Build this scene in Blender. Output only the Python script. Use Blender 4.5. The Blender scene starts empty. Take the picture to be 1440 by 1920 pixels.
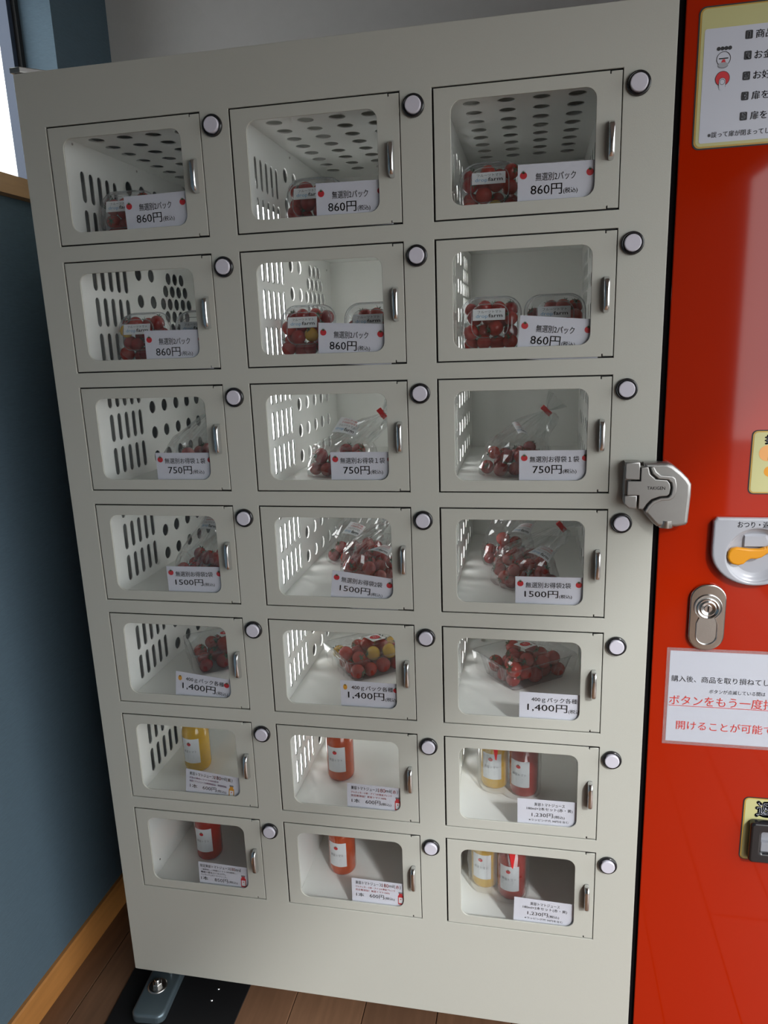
import bpy, math, random
from mathutils import Vector, Matrix, noise
from math import sin, cos, pi, radians as R_

sc = bpy.context.scene
C = sc.collection
rnd = random.Random(7)

# ------------------------------------------------------------------ camera
cam_d = bpy.data.cameras.new('camera')
cam = bpy.data.objects.new('camera', cam_d)
C.objects.link(cam)
CX = Vector((0.98022928, 0.19462062, -0.03568442))      # image right
CD = Vector((0.01102307, -0.23378042, -0.97222693))     # image down
CF = Vector((-0.19755773, 0.95261195, -0.23130373))     # viewing direction
FPX = 1380.26
CAM = Vector((0.79304, -1.19432, 1.40184))
cam.matrix_world = Matrix(((CX.x, -CD.x, -CF.x, CAM.x), (CX.y, -CD.y, -CF.y, CAM.y), (CX.z, -CD.z, -CF.z, CAM.z), (0, 0, 0, 1)))
cam_d.sensor_fit = 'HORIZONTAL'
cam_d.sensor_width = 36
cam_d.lens = 36 * FPX / 1440
cam_d.clip_start = 0.02
sc.camera = cam

# ------------------------------------------------------------------ sky, sun, exposure
w = bpy.data.worlds.new('sky')
sc.world = w
w.use_nodes = True
bg = w.node_tree.nodes['Background']
bg.inputs['Color'].default_value = (0.95, 0.98, 0.99, 1)
bg.inputs['Strength'].default_value = 3.6
sun_d = bpy.data.lights.new('sun', 'SUN')
sun = bpy.data.objects.new('sun', sun_d)
C.objects.link(sun)
sun_d.energy = 2.15
sun_d.angle = R_(5.0)
sun_d.color = (0.99, 1.0, 1.0)
sun.location = (3, -4, 5)
sun.rotation_euler = Vector((-0.66, 1.0, -0.82)).to_track_quat('-Z', 'Y').to_euler()
sc.view_settings.view_transform = 'Standard'
sc.view_settings.look = 'None'
sc.view_settings.exposure = 0.0
sc.view_settings.gamma = 1.0
sc.view_settings.use_curve_mapping = False
sc.cycles.transparent_max_bounces = 40
sc.cycles.max_bounces = 10
sc.cycles.diffuse_bounces = 5
sc.cycles.caustics_reflective = False
sc.cycles.caustics_refractive = False

# ------------------------------------------------------------------ measures
U = 0.32                      # one locker column pitch in metres
H0 = 0.08                     # the locker stands this high
ZD = 5.241 * U + H0           # top edge of the first door row
PR = 0.66266 * U              # row pitch
BACK = 0.67                   # back wall


def at(px, py, Y=0.0):
    """world point on the upright plane y=Y that the photograph shows at (px, py)"""
    d = CX * ((px - 720) / FPX) + CD * ((py - 960) / FPX) + CF
    return CAM + d * ((Y - CAM.y) / d.y)


def cell(c, r, x=0, y=0, z=0):
    return Vector(((c + x) * U, y * U, ZD - r * PR + z * U))


# ------------------------------------------------------------------ materials
MATS = {}


def mat(name, col, rough=0.5, metal=0.0, coat=0.0, spec=0.5, var=0.0, scale=20.0, bump=0.0, bscale=200.0, emit=0.0, stretch=None, sss=0.0):
    m = bpy.data.materials.new(name)
    m.use_nodes = True
    nt = m.node_tree
    b = nt.nodes['Principled BSDF']
    b.inputs['Base Color'].default_value = (*col, 1)
    b.inputs['Roughness'].default_value = rough
    b.inputs['Metallic'].default_value = metal
    b.inputs['Coat Weight'].default_value = coat
    b.inputs['Coat Roughness'].default_value = 0.05
    b.inputs['Specular IOR Level'].default_value = spec
    if sss:
        b.inputs['Subsurface Weight'].default_value = sss
        b.inputs['Subsurface Radius'].default_value = (0.01, 0.003, 0.002)
        b.inputs['Subsurface Scale'].default_value = 0.5
    tc = nt.nodes.new('ShaderNodeTexCoord')
    src = tc.outputs['Object']
    if stretch:
        mp = nt.nodes.new('ShaderNodeMapping')
        mp.inputs['Scale'].default_value = stretch
        nt.links.new(src, mp.inputs['Vector'])
        src = mp.outputs['Vector']
    if var:
        n = nt.nodes.new('ShaderNodeTexNoise')
        n.inputs['Scale'].default_value = scale
        n.inputs['Detail'].default_value = 4
        nt.links.new(src, n.inputs['Vector'])
        mx = nt.nodes.new('ShaderNodeMix')
        mx.data_type = 'RGBA'
        mx.inputs['A'].default_value = (*[max(0, c * (1 - var)) for c in col], 1)
        mx.inputs['B'].default_value = (*[min(1, c * (1 + var)) for c in col], 1)
        nt.links.new(n.outputs['Fac'], mx.inputs['Factor'])
        nt.links.new(mx.outputs['Result'], b.inputs['Base Color'])
    if bump:
        n2 = nt.nodes.new('ShaderNodeTexNoise')
        n2.inputs['Scale'].default_value = bscale
        n2.inputs['Detail'].default_value = 2
        nt.links.new(src, n2.inputs['Vector'])
        bp = nt.nodes.new('ShaderNodeBump')
        bp.inputs['Strength'].default_value = bump
        bp.inputs['Distance'].default_value = 0.001
        nt.links.new(n2.outputs['Fac'], bp.inputs['Height'])
        nt.links.new(bp.outputs['Normal'], b.inputs['Normal'])
    if emit:
        b.inputs['Emission Color'].default_value = (*col, 1)
        b.inputs['Emission Strength'].default_value = emit
    MATS[name] = m
    return m


def clear(name, tint=(1, 1, 1), ior=1.45, rough=0.05, haze=0.0, boost=0.0):
    m = bpy.data.materials.new(name)
    m.use_nodes = True
    nt = m.node_tree
    nt.nodes.remove(nt.nodes['Principled BSDF'])
    out = nt.nodes['Material Output']
    tr = nt.nodes.new('ShaderNodeBsdfTransparent')
    tr.inputs['Color'].default_value = (*tint, 1)
    gl = nt.nodes.new('ShaderNodeBsdfGlossy')
    gl.inputs['Roughness'].default_value = rough
    # Schlick reflectance of a thin sheet, the same from both sides
    ge = nt.nodes.new('ShaderNodeNewGeometry')
    dt = nt.nodes.new('ShaderNodeVectorMath'); dt.operation = 'DOT_PRODUCT'
    nt.links.new(ge.outputs['Normal'], dt.inputs[0])
    nt.links.new(ge.outputs['Incoming'], dt.inputs[1])
    ab = nt.nodes.new('ShaderNodeMath'); ab.operation = 'ABSOLUTE'
    nt.links.new(dt.outputs['Value'], ab.inputs[0])
    om = nt.nodes.new('ShaderNodeMath'); om.operation = 'SUBTRACT'; om.inputs[0].default_value = 1.0
    nt.links.new(ab.outputs[0], om.inputs[1])
    pw = nt.nodes.new('ShaderNodeMath'); pw.operation = 'POWER'; pw.inputs[1].default_value = 5
    nt.links.new(om.outputs[0], pw.inputs[0])
    fr = nt.nodes.new('ShaderNodeMath'); fr.operation = 'MULTIPLY_ADD'
    f0 = ((ior - 1) / (ior + 1)) ** 2
    fr.inputs[1].default_value = 1 - f0
    fr.inputs[2].default_value = f0
    nt.links.new(pw.outputs[0], fr.inputs[0])
    base = tr.outputs[0]
    if haze:
        df = nt.nodes.new('ShaderNodeBsdfDiffuse')
        df.inputs['Color'].default_value = (0.85, 0.87, 0.88, 1)
        m0 = nt.nodes.new('ShaderNodeMixShader')
        m0.inputs[0].default_value = haze
        nt.links.new(base, m0.inputs[1])
        nt.links.new(df.outputs[0], m0.inputs[2])
        base = m0.outputs[0]
    mx = nt.nodes.new('ShaderNodeMixShader')
    fac = fr.outputs[0]
    if boost:
        ad = nt.nodes.new('ShaderNodeMath')
        ad.operation = 'ADD'
        ad.inputs[1].default_value = boost
        nt.links.new(fac, ad.inputs[0])
        fac = ad.outputs[0]
    nt.links.new(fac, mx.inputs[0])
    nt.links.new(base, mx.inputs[1])
    nt.links.new(gl.outputs[0], mx.inputs[2])
    nt.links.new(mx.outputs[0], out.inputs['Surface'])
    MATS[name] = m
    return m


cream = mat('cream_paint', (0.50, 0.500, 0.450), 0.42, var=0.02, scale=3, bump=0.12, bscale=900)
slot_shade = mat('slot_shade_grey', (0.30, 0.31, 0.30), 0.8, var=0.1)
inner = mat('white_inner_paint', (0.84, 0.85, 0.82), 0.45, var=0.02, scale=6)
rubber_shade = mat('rubber_and_shade_black', (0.012, 0.012, 0.012), 0.6)
chrome = mat('chrome', (0.72, 0.73, 0.74), 0.13, metal=1, var=0.05, scale=30)
steel = mat('satin_steel', (0.52, 0.51, 0.49), 0.30, metal=1, var=0.06, scale=40, bump=0.1, bscale=500)
polished = mat('polished_steel', (0.50, 0.48, 0.45), 0.16, metal=1, var=0.06, scale=40)
castm = mat('cast_zinc', (0.38, 0.375, 0.365), 0.36, metal=0.85, var=0.05, scale=60, bump=0.05, bscale=1100)
blackp = mat('black_plastic', (0.012, 0.012, 0.014), 0.18, coat=0.3)
capm = mat('lilac_white_plastic', (0.62, 0.60, 0.68), 0.30, var=0.02)
orange = mat('orange_enamel', (0.37, 0.0150, 0.0006), 0.5, coat=0.75, spec=0.0, var=0.02, scale=2)
gap_black = mat('gap_shade_black', (0.003, 0.002, 0.003), 0.8, spec=0.1)
paper = mat('white_paper', (0.70, 0.70, 0.78), 0.55, var=0.015, scale=60)
labelw = mat('white_label', (0.74, 0.75, 0.77), 0.5, var=0.01)
ink = mat('black_ink', (0.018, 0.018, 0.022), 0.6)
inkred = mat('red_ink', (0.62, 0.035, 0.02), 0.6)
inkmag = mat('magenta_ink', (0.50, 0.10, 0.38), 0.6)
inkorg = mat('orange_ink', (0.75, 0.36, 0.12), 0.6)
inkblue = mat('blue_ink', (0.13, 0.33, 0.55), 0.6)
inkgrey = mat('grey_ink', (0.20, 0.20, 0.22), 0.6)
picred = mat('tomato_picture_red', (0.58, 0.02, 0.03), 0.5)
picgreen = mat('calyx_picture_green', (0.04, 0.09, 0.03), 0.5)
picorange = mat('yellow_tomato_picture', (0.72, 0.33, 0.03), 0.5)
yellowst = mat('pale_yellow_sticker', (0.52, 0.50, 0.24), 0.35, var=0.03, scale=9)
amber = mat('amber_border', (0.50, 0.31, 0.06), 0.35)
stickerw = mat('bluish_white_sticker', (0.56, 0.58, 0.66), 0.35, var=0.01)
greyp = mat('pale_grey_plastic', (0.37, 0.38, 0.42), 0.28, coat=0.3, var=0.02)
leverm = mat('orange_yellow_plastic', (0.68, 0.28, 0.01), 0.3, var=0.03)
calyx_m = mat('calyx_green', (0.035, 0.075, 0.02), 0.6, var=0.3, scale=200)
tyel = mat('yellow_tomato_skin', (0.72, 0.42, 0.02), 0.16, coat=0.4, var=0.12, scale=60, sss=0.1)
redtape = mat('red_tape', (0.75, 0.015, 0.02), 0.35)
juice_r = mat('red_tomato_juice', (0.47, 0.065, 0.012), 0.10, coat=0.7, var=0.12, scale=120)
juice_d = mat('dark_red_tomato_juice', (0.36, 0.016, 0.008), 0.10, coat=0.7, var=0.12, scale=120)
juice_y = mat('yellow_tomato_juice', (0.62, 0.36, 0.02), 0.10, coat=0.7, var=0.12, scale=120)
capw = mat('white_cap', (0.7, 0.7, 0.68), 0.35)
bluewall = mat('blue_wallpaper', (0.085, 0.135, 0.175), 0.75, var=0.16, scale=60, bump=0.6, bscale=160, stretch=(1, 1, 7))
whitewall = mat('off_white_wallpaper', (0.52, 0.51, 0.50), 0.8, var=0.04, scale=40, bump=0.3, bscale=150)
frontwall = mat('taupe_wallpaper', (0.13, 0.11, 0.09), 0.8, var=0.05, scale=40)
ceilm = mat('ceiling_board', (0.36, 0.35, 0.32), 0.8, var=0.03, scale=10)
oakm = mat('honey_wood', (0.46, 0.20, 0.055), 0.42, var=0.25, scale=14, stretch=(4, 0.6, 6))
sillm = mat('sill_wood', (0.50, 0.29, 0.13), 0.42, var=0.2, scale=14, stretch=(4, 0.6, 6))
alum = mat('window_aluminium', (0.055, 0.07, 0.105), 0.35, metal=0.3, var=0.04)
plankms = [mat('floor_wood_%s' % n, c, 0.38, var=0.35, scale=9, stretch=(7, 0.7, 1), bump=0.1, bscale=60)
           for n, c in (('walnut', (0.175, 0.092, 0.052)), ('umber', (0.150, 0.080, 0.047)), ('russet', (0.195, 0.105, 0.060)))]
jointm = mat('dark_joint', (0.03, 0.018, 0.012), 0.8)
ground = mat('pavement', (0.25, 0.24, 0.23), 0.85, var=0.15, scale=3)
braket = mat('blue_grey_metal', (0.15, 0.20, 0.23), 0.36, metal=0.6, var=0.06, scale=30, bump=0.1)
plateblk = mat('black_plate', (0.006, 0.006, 0.007), 0.55)
lampm = mat('lit_lamp_face', (1.0, 1.0, 1.0), 0.5, emit=6.0)
pane_m = clear('clear_acrylic', (0.98, 0.985, 0.985), 1.35, 0.03, haze=0.008)
glass_m = clear('window_glass', (0.98, 0.99, 1.0), 1.45, 0.0)
clam_m = clear('clear_punnet_plastic', (0.94, 0.95, 0.96), 1.5, 0.06, haze=0.012, boost=0.02)
rim_m = clear('punnet_rim_glint', (0.93, 0.95, 0.96), 1.5, 0.10, haze=0.22, boost=0.10)  # extra haze and gloss stand in for light caught on the punnet edges
film_m = clear('clear_bag_film', (0.95, 0.96, 0.96), 1.5, 0.06, haze=0.03, boost=0.10)
wrap_m = clear('clear_stretch_film', (0.97, 0.97, 0.97), 1.45, 0.06, haze=0.010, boost=0.04)
lamin = clear('laminate_film', (0.96, 0.97, 0.98), 1.5, 0.08, haze=0.10)
# tomato skin: a little hue change from fruit to fruit
tred = mat('red_tomato_skin', (0.42, 0.018, 0.012), 0.22, coat=0.35, spec=0.3)
nt = tred.node_tree
oi = nt.nodes.new('ShaderNodeObjectInfo')
cr = nt.nodes.new('ShaderNodeValToRGB')
cr.color_ramp.elements[0].color = (0.27, 0.008, 0.010, 1)
cr.color_ramp.elements[1].color = (0.46, 0.026, 0.010, 1)
nt.links.new(oi.outputs['Random'], cr.inputs[0])
nt.links.new(cr.outputs[0], nt.nodes['Principled BSDF'].inputs['Base Color'])


# ------------------------------------------------------------------ object helpers
def tag(o, label, cat, group=None):
    o['label'] = label
    o['category'] = cat
    if group:
        o['group'] = group
    return o


def root(name, label, cat, loc, group=None, rot=(0, 0, 0)):
    o = bpy.data.objects.new(name, None)
    C.objects.link(o)
    o.location = loc
    o.rotation_euler = rot
    o.empty_display_size = 0.05
    return tag(o, label, cat, group)


def link(name, me, parent=None, loc=None, rot=None, label=None):
    o = bpy.data.objects.new(name, me)
    C.objects.link(o)
    if parent is not None:
        o.parent = parent
    if loc is not None:
        o.location = loc
    if rot is not None:
        o.rotation_euler = rot
    if label:
        o['label'] = label
    return o


class MB:
    """collects shapes with material slots; build() makes ONE mesh"""

    def __init__(self):
        self.v, self.f, self.mi, self.ms, self.sm = [], [], [], [], []

    def slot(self, m):
        if m not in self.ms:
            self.ms.append(m)
        return self.ms.index(m)

    def add(self, vs, fs, m, smooth=False):
        k = len(self.v)
        s = self.slot(m)
        self.v += [tuple(p) for p in vs]
        for f in fs:
            self.f.append(tuple(i + k for i in f))
            self.mi.append(s)
            self.sm.append(smooth)

    def box(self, a, b, m):
        x0, y0, z0 = a
        x1, y1, z1 = b
        self.add([(x0, y0, z0), (x1, y0, z0), (x1, y1, z0), (x0, y1, z0), (x0, y0, z1), (x1, y0, z1), (x1, y1, z1), (x0, y1, z1)],
                 [(0, 3, 2, 1), (4, 5, 6, 7), (0, 1, 5, 4), (1, 2, 6, 5), (2, 3, 7, 6), (3, 0, 4, 7)], m)

    def lathe(self, prof, m, axis='z', o=(0, 0, 0), n=24, smooth=True, cap0=True, cap1=True):
        vs = []
        for r, h in prof:
            for i in range(n):
                a = 2 * pi * i / n
                if axis == 'z':
                    vs.append((o[0] + r * cos(a), o[1] + r * sin(a), o[2] + h))
                else:                       # axis -y: h goes towards the viewer
                    vs.append((o[0] + r * cos(a), o[1] - h, o[2] + r * sin(a)))
        fs = []
        for j in range(len(prof) - 1):
            for i in range(n):
                i2 = (i + 1) % n
                fs.append((j * n + i, j * n + i2, (j + 1) * n + i2, (j + 1) * n + i))
        self.add(vs, fs, m, smooth)
        k = len(prof) - 1
        if cap0:
            self.add(vs[:n], [tuple(reversed(range(n)))], m)
        if cap1:
            self.add(vs[k * n:], [tuple(range(n))], m)

    def mesh(self, name, sharp=None):
        me = bpy.data.meshes.new(name)
        me.from_pydata(self.v, [], self.f)
        for m in self.ms:
            me.materials.append(m)
        me.polygons.foreach_set('material_index', self.mi)
        me.polygons.foreach_set('use_smooth', self.sm)
        me.update()
        return me

    def build(self, name, parent=None, **k):
        return link(name, self.mesh(name), parent, **k)


def curve_mesh(name, loops, thick, m, bevel=0.0, plane='xz', off=0.0, res=2):
    """flat plate with holes (even-odd), its thickness centred on off, optional rounded rims"""
    cu = bpy.data.curves.new(name, 'CURVE')
    cu.dimensions = '2D'
    cu.fill_mode = 'BOTH'
    cu.extrude = max(thick / 2 - bevel, 0.00001)
    cu.bevel_depth = bevel
    cu.offset = -bevel
    cu.bevel_resolution = res
    for lp in loops:
        s = cu.splines.new('POLY')
        s.points.add(len(lp) - 1)
        for p, (a, b) in zip(s.points, lp):
            p.co = (a, b, 0, 1)
        s.use_cyclic_u = True
    o = bpy.data.objects.new(name, cu)
    C.objects.link(o)
    dg = bpy.context.evaluated_depsgraph_get()
    me = bpy.data.meshes.new_from_object(o.evaluated_get(dg))
    bpy.data.objects.remove(o)
    bpy.data.curves.remove(cu)
    for v in me.vertices:
        x, y, z = v.co
        if plane == 'xz':
            v.co = (x, off - z, y)
        elif plane == 'yz':
            v.co = (off + z, x, y)
        else:
            v.co = (x, y, off + z)
    me.materials.clear()
    me.materials.append(m)
    for p in me.polygons:
        p.use_smooth = bevel > 0 and len(p.vertices) == 4 and p.area < 4e-5
    me.name = name
    me.update()
    return me


def rrect(x0, x1, z0, z1, r, n=5):
    if r <= 0:
        return [(x0, z0), (x1, z0), (x1, z1), (x0, z1)]
    pts = []
    for cx, cz, a0 in ((x1 - r, z0 + r, -90), (x1 - r, z1 - r, 0), (x0 + r, z1 - r, 90), (x0 + r, z0 + r, 180)):
        for i in range(n + 1):
            a = R_(a0 + 90 * i / n)
            pts.append((cx + r * cos(a), cz + r * sin(a)))
    return pts


def circ(cx, cz, r, n=16, sx=1.0, sz=1.0):
    return [(cx + r * sx * cos(2 * pi * i / n), cz + r * sz * sin(2 * pi * i / n)) for i in range(n)]


TXT = {}


def text_geo(s):
    key = s
    if key in TXT:
        return TXT[key]
    cu = bpy.data.curves.new('t', 'FONT')
    cu.body = s
    cu.resolution_u = 2
    o = bpy.data.objects.new('t', cu)
    C.objects.link(o)
    dg = bpy.context.evaluated_depsgraph_get()
    me = bpy.data.meshes.new_from_object(o.evaluated_get(dg))
    vs = [(v.co.x, v.co.y) for v in me.vertices]
    fs = [tuple(p.vertices) for p in me.polygons]
    bpy.data.objects.remove(o)
    bpy.data.curves.remove(cu)
    bpy.data.meshes.remove(me)
    x0 = min(v[0] for v in vs); x1 = max(v[0] for v in vs)
    y0 = min(v[1] for v in vs); y1 = max(v[1] for v in vs)
    TXT[key] = ([((x - x0) / (x1 - x0), (y - y0) / (y1 - y0)) for x, y in vs], fs)
    return TXT[key]


def put_text(mb, s, x0, x1, z0, z1, m, y=0.0, bold=0.0, fn=None):
    """lettering whose ink exactly fills the box x0..x1, z0..z1"""
    vs, fs = text_geo(s)
    f = fn or (lambda a, b: (a, y, b))
    d = bold * abs(z1 - z0)                 # heavier strokes: the glyphs laid over themselves a hair apart
    if not bold:
        offs = [(0, 0)]
    elif bold < 0.04:
        offs = [(-d, 0), (d, 0), (0, d)]
    else:
        offs = [(d * cos(k * pi / 4), d * sin(k * pi / 4)) for k in range(8)] + [(0, 0)]
    for ox, oz in offs:
        mb.add([f(x0 + a * (x1 - x0) + ox, z0 + b * (z1 - z0) + oz) for a, b in vs], fs, m)


def flat(mb, loop, m, y, fn=None):
    f = fn or (lambda a, b: (a, y, b))
    mb.add([f(a, b) for a, b in loop], [tuple(range(len(loop)))], m)


def tomato_icon(mb, x, z, r, y, red=None, tall=1.0, fn=None):
    flat(mb, circ(x, z, r, 18, 1, tall), red or picred, y, fn)
    for k in range(5):
        a = R_(90 + (k - 2) * 33)
        bx, bz = x, z + r * tall * 0.55
        ex, ez = bx + cos(a) * r * 0.75, bz + sin(a) * r * 0.95
        nx, nz = -sin(a) * r * 0.16, cos(a) * r * 0.16
        flat(mb, [(bx - nx, bz - nz), (ex, ez), (bx + nx, bz + nz)], picgreen, y - 0.0001, fn)


# ------------------------------------------------------------------ the room
def struct(o):
    o['kind'] = 'structure'
    return o


mb = MB()
mb.box((-0.5, -3.1, -0.05), (4.5, BACK + 0.1, -0.006), jointm)
floor = struct(mb.build('floor'))
PW = 0.1553
for i in range(-1, 14):
    x0 = -0.17 + i * PW
    ys = [-3.1, -1.5 + 0.35 * ((i * 7) % 5), BACK]
    for j in range(2):
        a = max(x0 + 0.0007, -0.24)
        mb = MB()
        y0, y1 = ys[j] + 0.0007, ys[j + 1] - 0.0007
        x1 = x0 + PW - 0.0007
        b = 0.0012
        mb.add([(a, y0, -0.006), (x1, y0, -0.006), (x1, y1, -0.006), (a, y1, -0.006),
                (a, y0, -b), (x1, y0, -b), (x1, y1, -b), (a, y1, -b),
                (a + b, y0 + b, 0), (x1 - b, y0 + b, 0), (x1 - b, y1 - b, 0), (a + b, y1 - b, 0)],
               [(0, 1, 5, 4), (1, 2, 6, 5), (2, 3, 7, 6), (3, 0, 4, 7), (4, 5, 9, 8), (5, 6, 10, 9), (6, 7, 11, 10), (7, 4, 8, 11), (8, 9, 10, 11)],
               plankms[(i * 5 + j * 2) % 3])
        mb.build('plank', floor)
mb = MB()
mb.box((2.01, -9, -0.12), (12, 6, -0.06), ground)
mb.box((-4, -9, -0.12), (2.01, -3.1, -0.06), ground)
struct(mb.build('outside_paving'))

# left wall: blue wallpaper with a deep window opening
WY0, WY1, WZ0, WZ1 = 0.0, 0.435, 1.7, 2.22
me = curve_mesh('wall_left', [[(-3.1, -0.05), (BACK + 0.12, -0.05), (BACK + 0.12, 2.28), (-3.1, 2.28)],
                              [(WY0, WZ0), (WY1, WZ0), (WY1, WZ1), (WY0, WZ1)]], 0.125, bluewall, plane='yz', off=-0.3025)
struct(link('wall_left', me))
mb = MB()
mb.box((-0.24, BACK, -0.05), (2.6, BACK + 0.12, 2.28), whitewall)
struct(mb.build('wall_back'))
mb = MB()
mb.box((-0.4, -3.2, -0.05), (1.86, -3.1, 2.28), frontwall)
struct(mb.build('wall_front'))
mb = MB()
mb.box((-0.42, -3.2, 2.28), (1.95, BACK + 0.12, 2.40), ceilm)
struct(mb.build('ceiling'))
mb = MB()
mb.box((1.70, -3.09, 2.06), (1.78, BACK, 2.279), ceilm)  # unseen beam, added to cut skylight on the upper locker
struct(mb.build('added_shade_beam'))
mb = MB()
mb.add([(-0.24, -3.1, 0), (-0.229, -3.1, 0), (-0.229, -3.1, 0.070), (-0.232, -3.1, 0.074), (-0.24, -3.1, 0.074),
        (-0.24, BACK, 0), (-0.229, BACK, 0), (-0.229, BACK, 0.070), (-0.232, BACK, 0.074), (-0.24, BACK, 0.074)],
       [(0, 4, 3, 2, 1), (5, 6, 7, 8, 9), (1, 2, 7, 6), (2, 3, 8, 7), (3, 4, 9, 8)], oakm)
struct(mb.build('baseboard_left'))
mb = MB()
mb.box((-0.4, WY0 - 0.03, 1.7), (-0.215, WY1 + 0.03, 1.737), sillm)
sill = struct(mb.build('trim_1'))
# window frame in the opening
win = bpy.data.objects.new('window_1', None)
C.objects.link(win)
win['kind'] = 'structure'
mb = MB()
mb.box((-0.356, WY1 - 0.026, 1.737), (-0.327, WY1, WZ1), alum)
mb.box((-0.356, WY0, 1.737), (-0.327, WY0 + 0.026, WZ1), alum)
mb.box((-0.356, WY0, WZ1 - 0.02), (-0.327, WY1, WZ1), alum)
mb.build('window_frame', win)
mb = MB()
mb.box((-0.327, WY1 - 0.012, 1.737), (-0.317, WY1, WZ1), rubber_shade)
mb.build('window_gasket', win)
mb = MB()
mb.box((-0.362, WY0 + 0.010, 1.737), (-0.358, WY1 - 0.010, WZ1 - 0.01), glass_m)
mb.build('pane', win)

# ------------------------------------------------------------------ the locker
L = root('vending_locker', 'tall cream steel vending locker with three columns of small windowed doors', 'locker', (0, 0, 0))
XL, XR = -0.145 * U, 3.068 * U
ZT, ZB = ZD + 0.26 * U, H0
DW, DH = 0.850 * U, 0.5837 * U
loops = [rrect(XL, XR, ZB, ZT, 0.002, 2)]
for r in range(7):
    for c in range(3):
        o = cell(c, r)
        loops.append([(o.x, o.z - DH), (o.x + DW, o.z - DH), (o.x + DW, o.z), (o.x, o.z)])
link('front_panel', curve_mesh('front_panel', loops, 0.004, cream, bevel=0.0008, off=0.0015), L)
mb = MB(); mb.box((XL, 0.0035, ZB), (XL + 0.0015, 0.655, ZT), cream); mb.build('side_panel', L)
mb = MB(); mb.box((XR - 0.0015, 0.0035, ZB), (XR, 0.655, ZT), cream); mb.build('side_panel', L)
mb = MB(); mb.box((XL + 0.0015, 0.0035, ZT - 0.0015), (XR - 0.0015, 0.655, ZT), cream); mb.build('top_panel', L)
mb = MB(); mb.box((XL + 0.0015, 0.0035, ZB), (XR - 0.0015, 0.655, ZB + 0.0015), cream); mb.build('base_panel', L)
mb = MB(); mb.box((XL + 0.0015, 1.6 * U, ZB + 0.0015), (XR - 0.0015, 1.6 * U + 0.002, ZT - 0.0015), inner); mb.build('back_panel', L)

mb = MB(); mb.box((XL + 0.0020, 0.006, ZB + 0.003), (XL + 0.006, 1.59 * U, ZT - 0.003), slot_shade); mb.build('slot_shade_sheet', L)  # grey sheets added so the outer slots look shaded
mb = MB(); mb.box((XR - 0.006, 0.006, ZB + 0.003), (XR - 0.0020, 1.59 * U, ZT - 0.003), slot_shade); mb.build('slot_shade_sheet', L)
# perforated upright panels of each column (one mesh)
CL0, CL1 = 0.045, 0.785
loops = [[(0.012, ZD - 6 * PR - 0.60 * U), (1.6 * U, ZD - 6 * PR - 0.60 * U), (1.6 * U, ZD + 0.02 * U), (0.012, ZD + 0.02 * U)]]
SY = (0.2145, 0.296, 0.378, 0.4605, 0.5415)


def slot(y, z0, z1, hw=0.0225):
    pts = []
    for i in range(7):
        a = pi * i / 6
        pts.append(((y + hw * cos(a)) * U, z1 - hw * U + hw * sin(a) * U))
    for i in range(7):
        a = pi + pi * i / 6
        pts.append(((y + hw * cos(a)) * U, z0 + hw * U + hw * sin(a) * U))
    return pts


for r in range(7):
    zr = ZD - r * PR
    for zc in (-0.055, -0.253, -0.451):
        if (r == 0 and zc > -0.1) or (r == 6 and zc < -0.1):
            continue
        for y in SY:
            loops.append(slot(y, zr + (zc - 0.081) * U, zr + (zc + 0.081) * U))
    if r == 6:
        continue
    for zc in (-0.012, -0.176, -0.340, -0.500):
        if r == 0 and zc > -0.1:
            continue
        for y in ((0.703, 0.865) if r == 1 and zc > -0.45 else (0.703, 0.865, 1.034, 1.197, 1.356)):
            loops.append(circ(y * U, zr + zc * U, 0.0405 * U, 14))
    if r == 1:
        for zc, ys in ((-0.015, (1.10, 1.195, 1.29)), (-0.098, (1.047, 1.142, 1.238, 1.333)), (-0.181, (1.0, 1.094, 1.19, 1.285, 1.38)),
                       (-0.264, (1.047, 1.142, 1.238, 1.333)), (-0.347, (1.10, 1.195, 1.29))):
            for y in ys:
                loops.append(circ(y * U, zr + zc * U, 0.039 * U, 12))
pm = curve_mesh('perforated_panel', loops, 0.0015, inner, plane='yz')
for c in range(3):
    link('perforated_panel', pm, L, loc=((c + CL0) * U - 0.0008, 0, 0))
    link('perforated_panel', pm, L, loc=((c + CL1) * U + 0.0008, 0, 0))

absorber_grey = mat('added_absorber_grey', (0.20, 0.20, 0.19), 0.7, var=0.05)  # for added sheets that soak up lamp light so the holes stay dim
gm = pm.copy(); gm.materials.clear(); gm.materials.append(absorber_grey)
for c in range(3):
    link('added_light_absorber', gm, L, loc=((c + CL0) * U - 0.0024, 0, 0))
    link('added_light_absorber', gm, L, loc=((c + CL1) * U + 0.0024, 0, 0))

# shelves
x0, x1 = CL0 * U, CL1 * U
base_loop = [(x0 + 0.0002, 0.012), (x1 - 0.0002, 0.012), (x1 - 0.0002, 1.6 * U - 0.0003), (x0 + 0.0002, 1.6 * U - 0.0003)]
sh_plain = curve_mesh('shelf', [base_loop], 0.0016, inner, plane='xy')
sh_two = curve_mesh('shelf', [base_loop, circ(0.17 * U, 1.18 * U, 0.041 * U), circ(0.17 * U, 1.345 * U, 0.041 * U)], 0.0016, inner, plane='xy')
sh_perf = curve_mesh('perforated_ceiling', [base_loop] + [circ(x * U, (0.19 + 0.165 * k) * U, 0.042 * U) for x in (0.168, 0.334, 0.499, 0.665) for k in range(8)],
                     0.0016, inner, plane='xy')
for c in range(3):
    link('perforated_ceiling', sh_perf, L, loc=(c * U, 0, ZD - 0.03 * U))
    for r in range(7):
        link('shelf', sh_two if (c == 2 and r in (3, 4)) else sh_plain, L, loc=(c * U, 0, ZD - r * PR - 0.58 * U - 0.0008))
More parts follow.
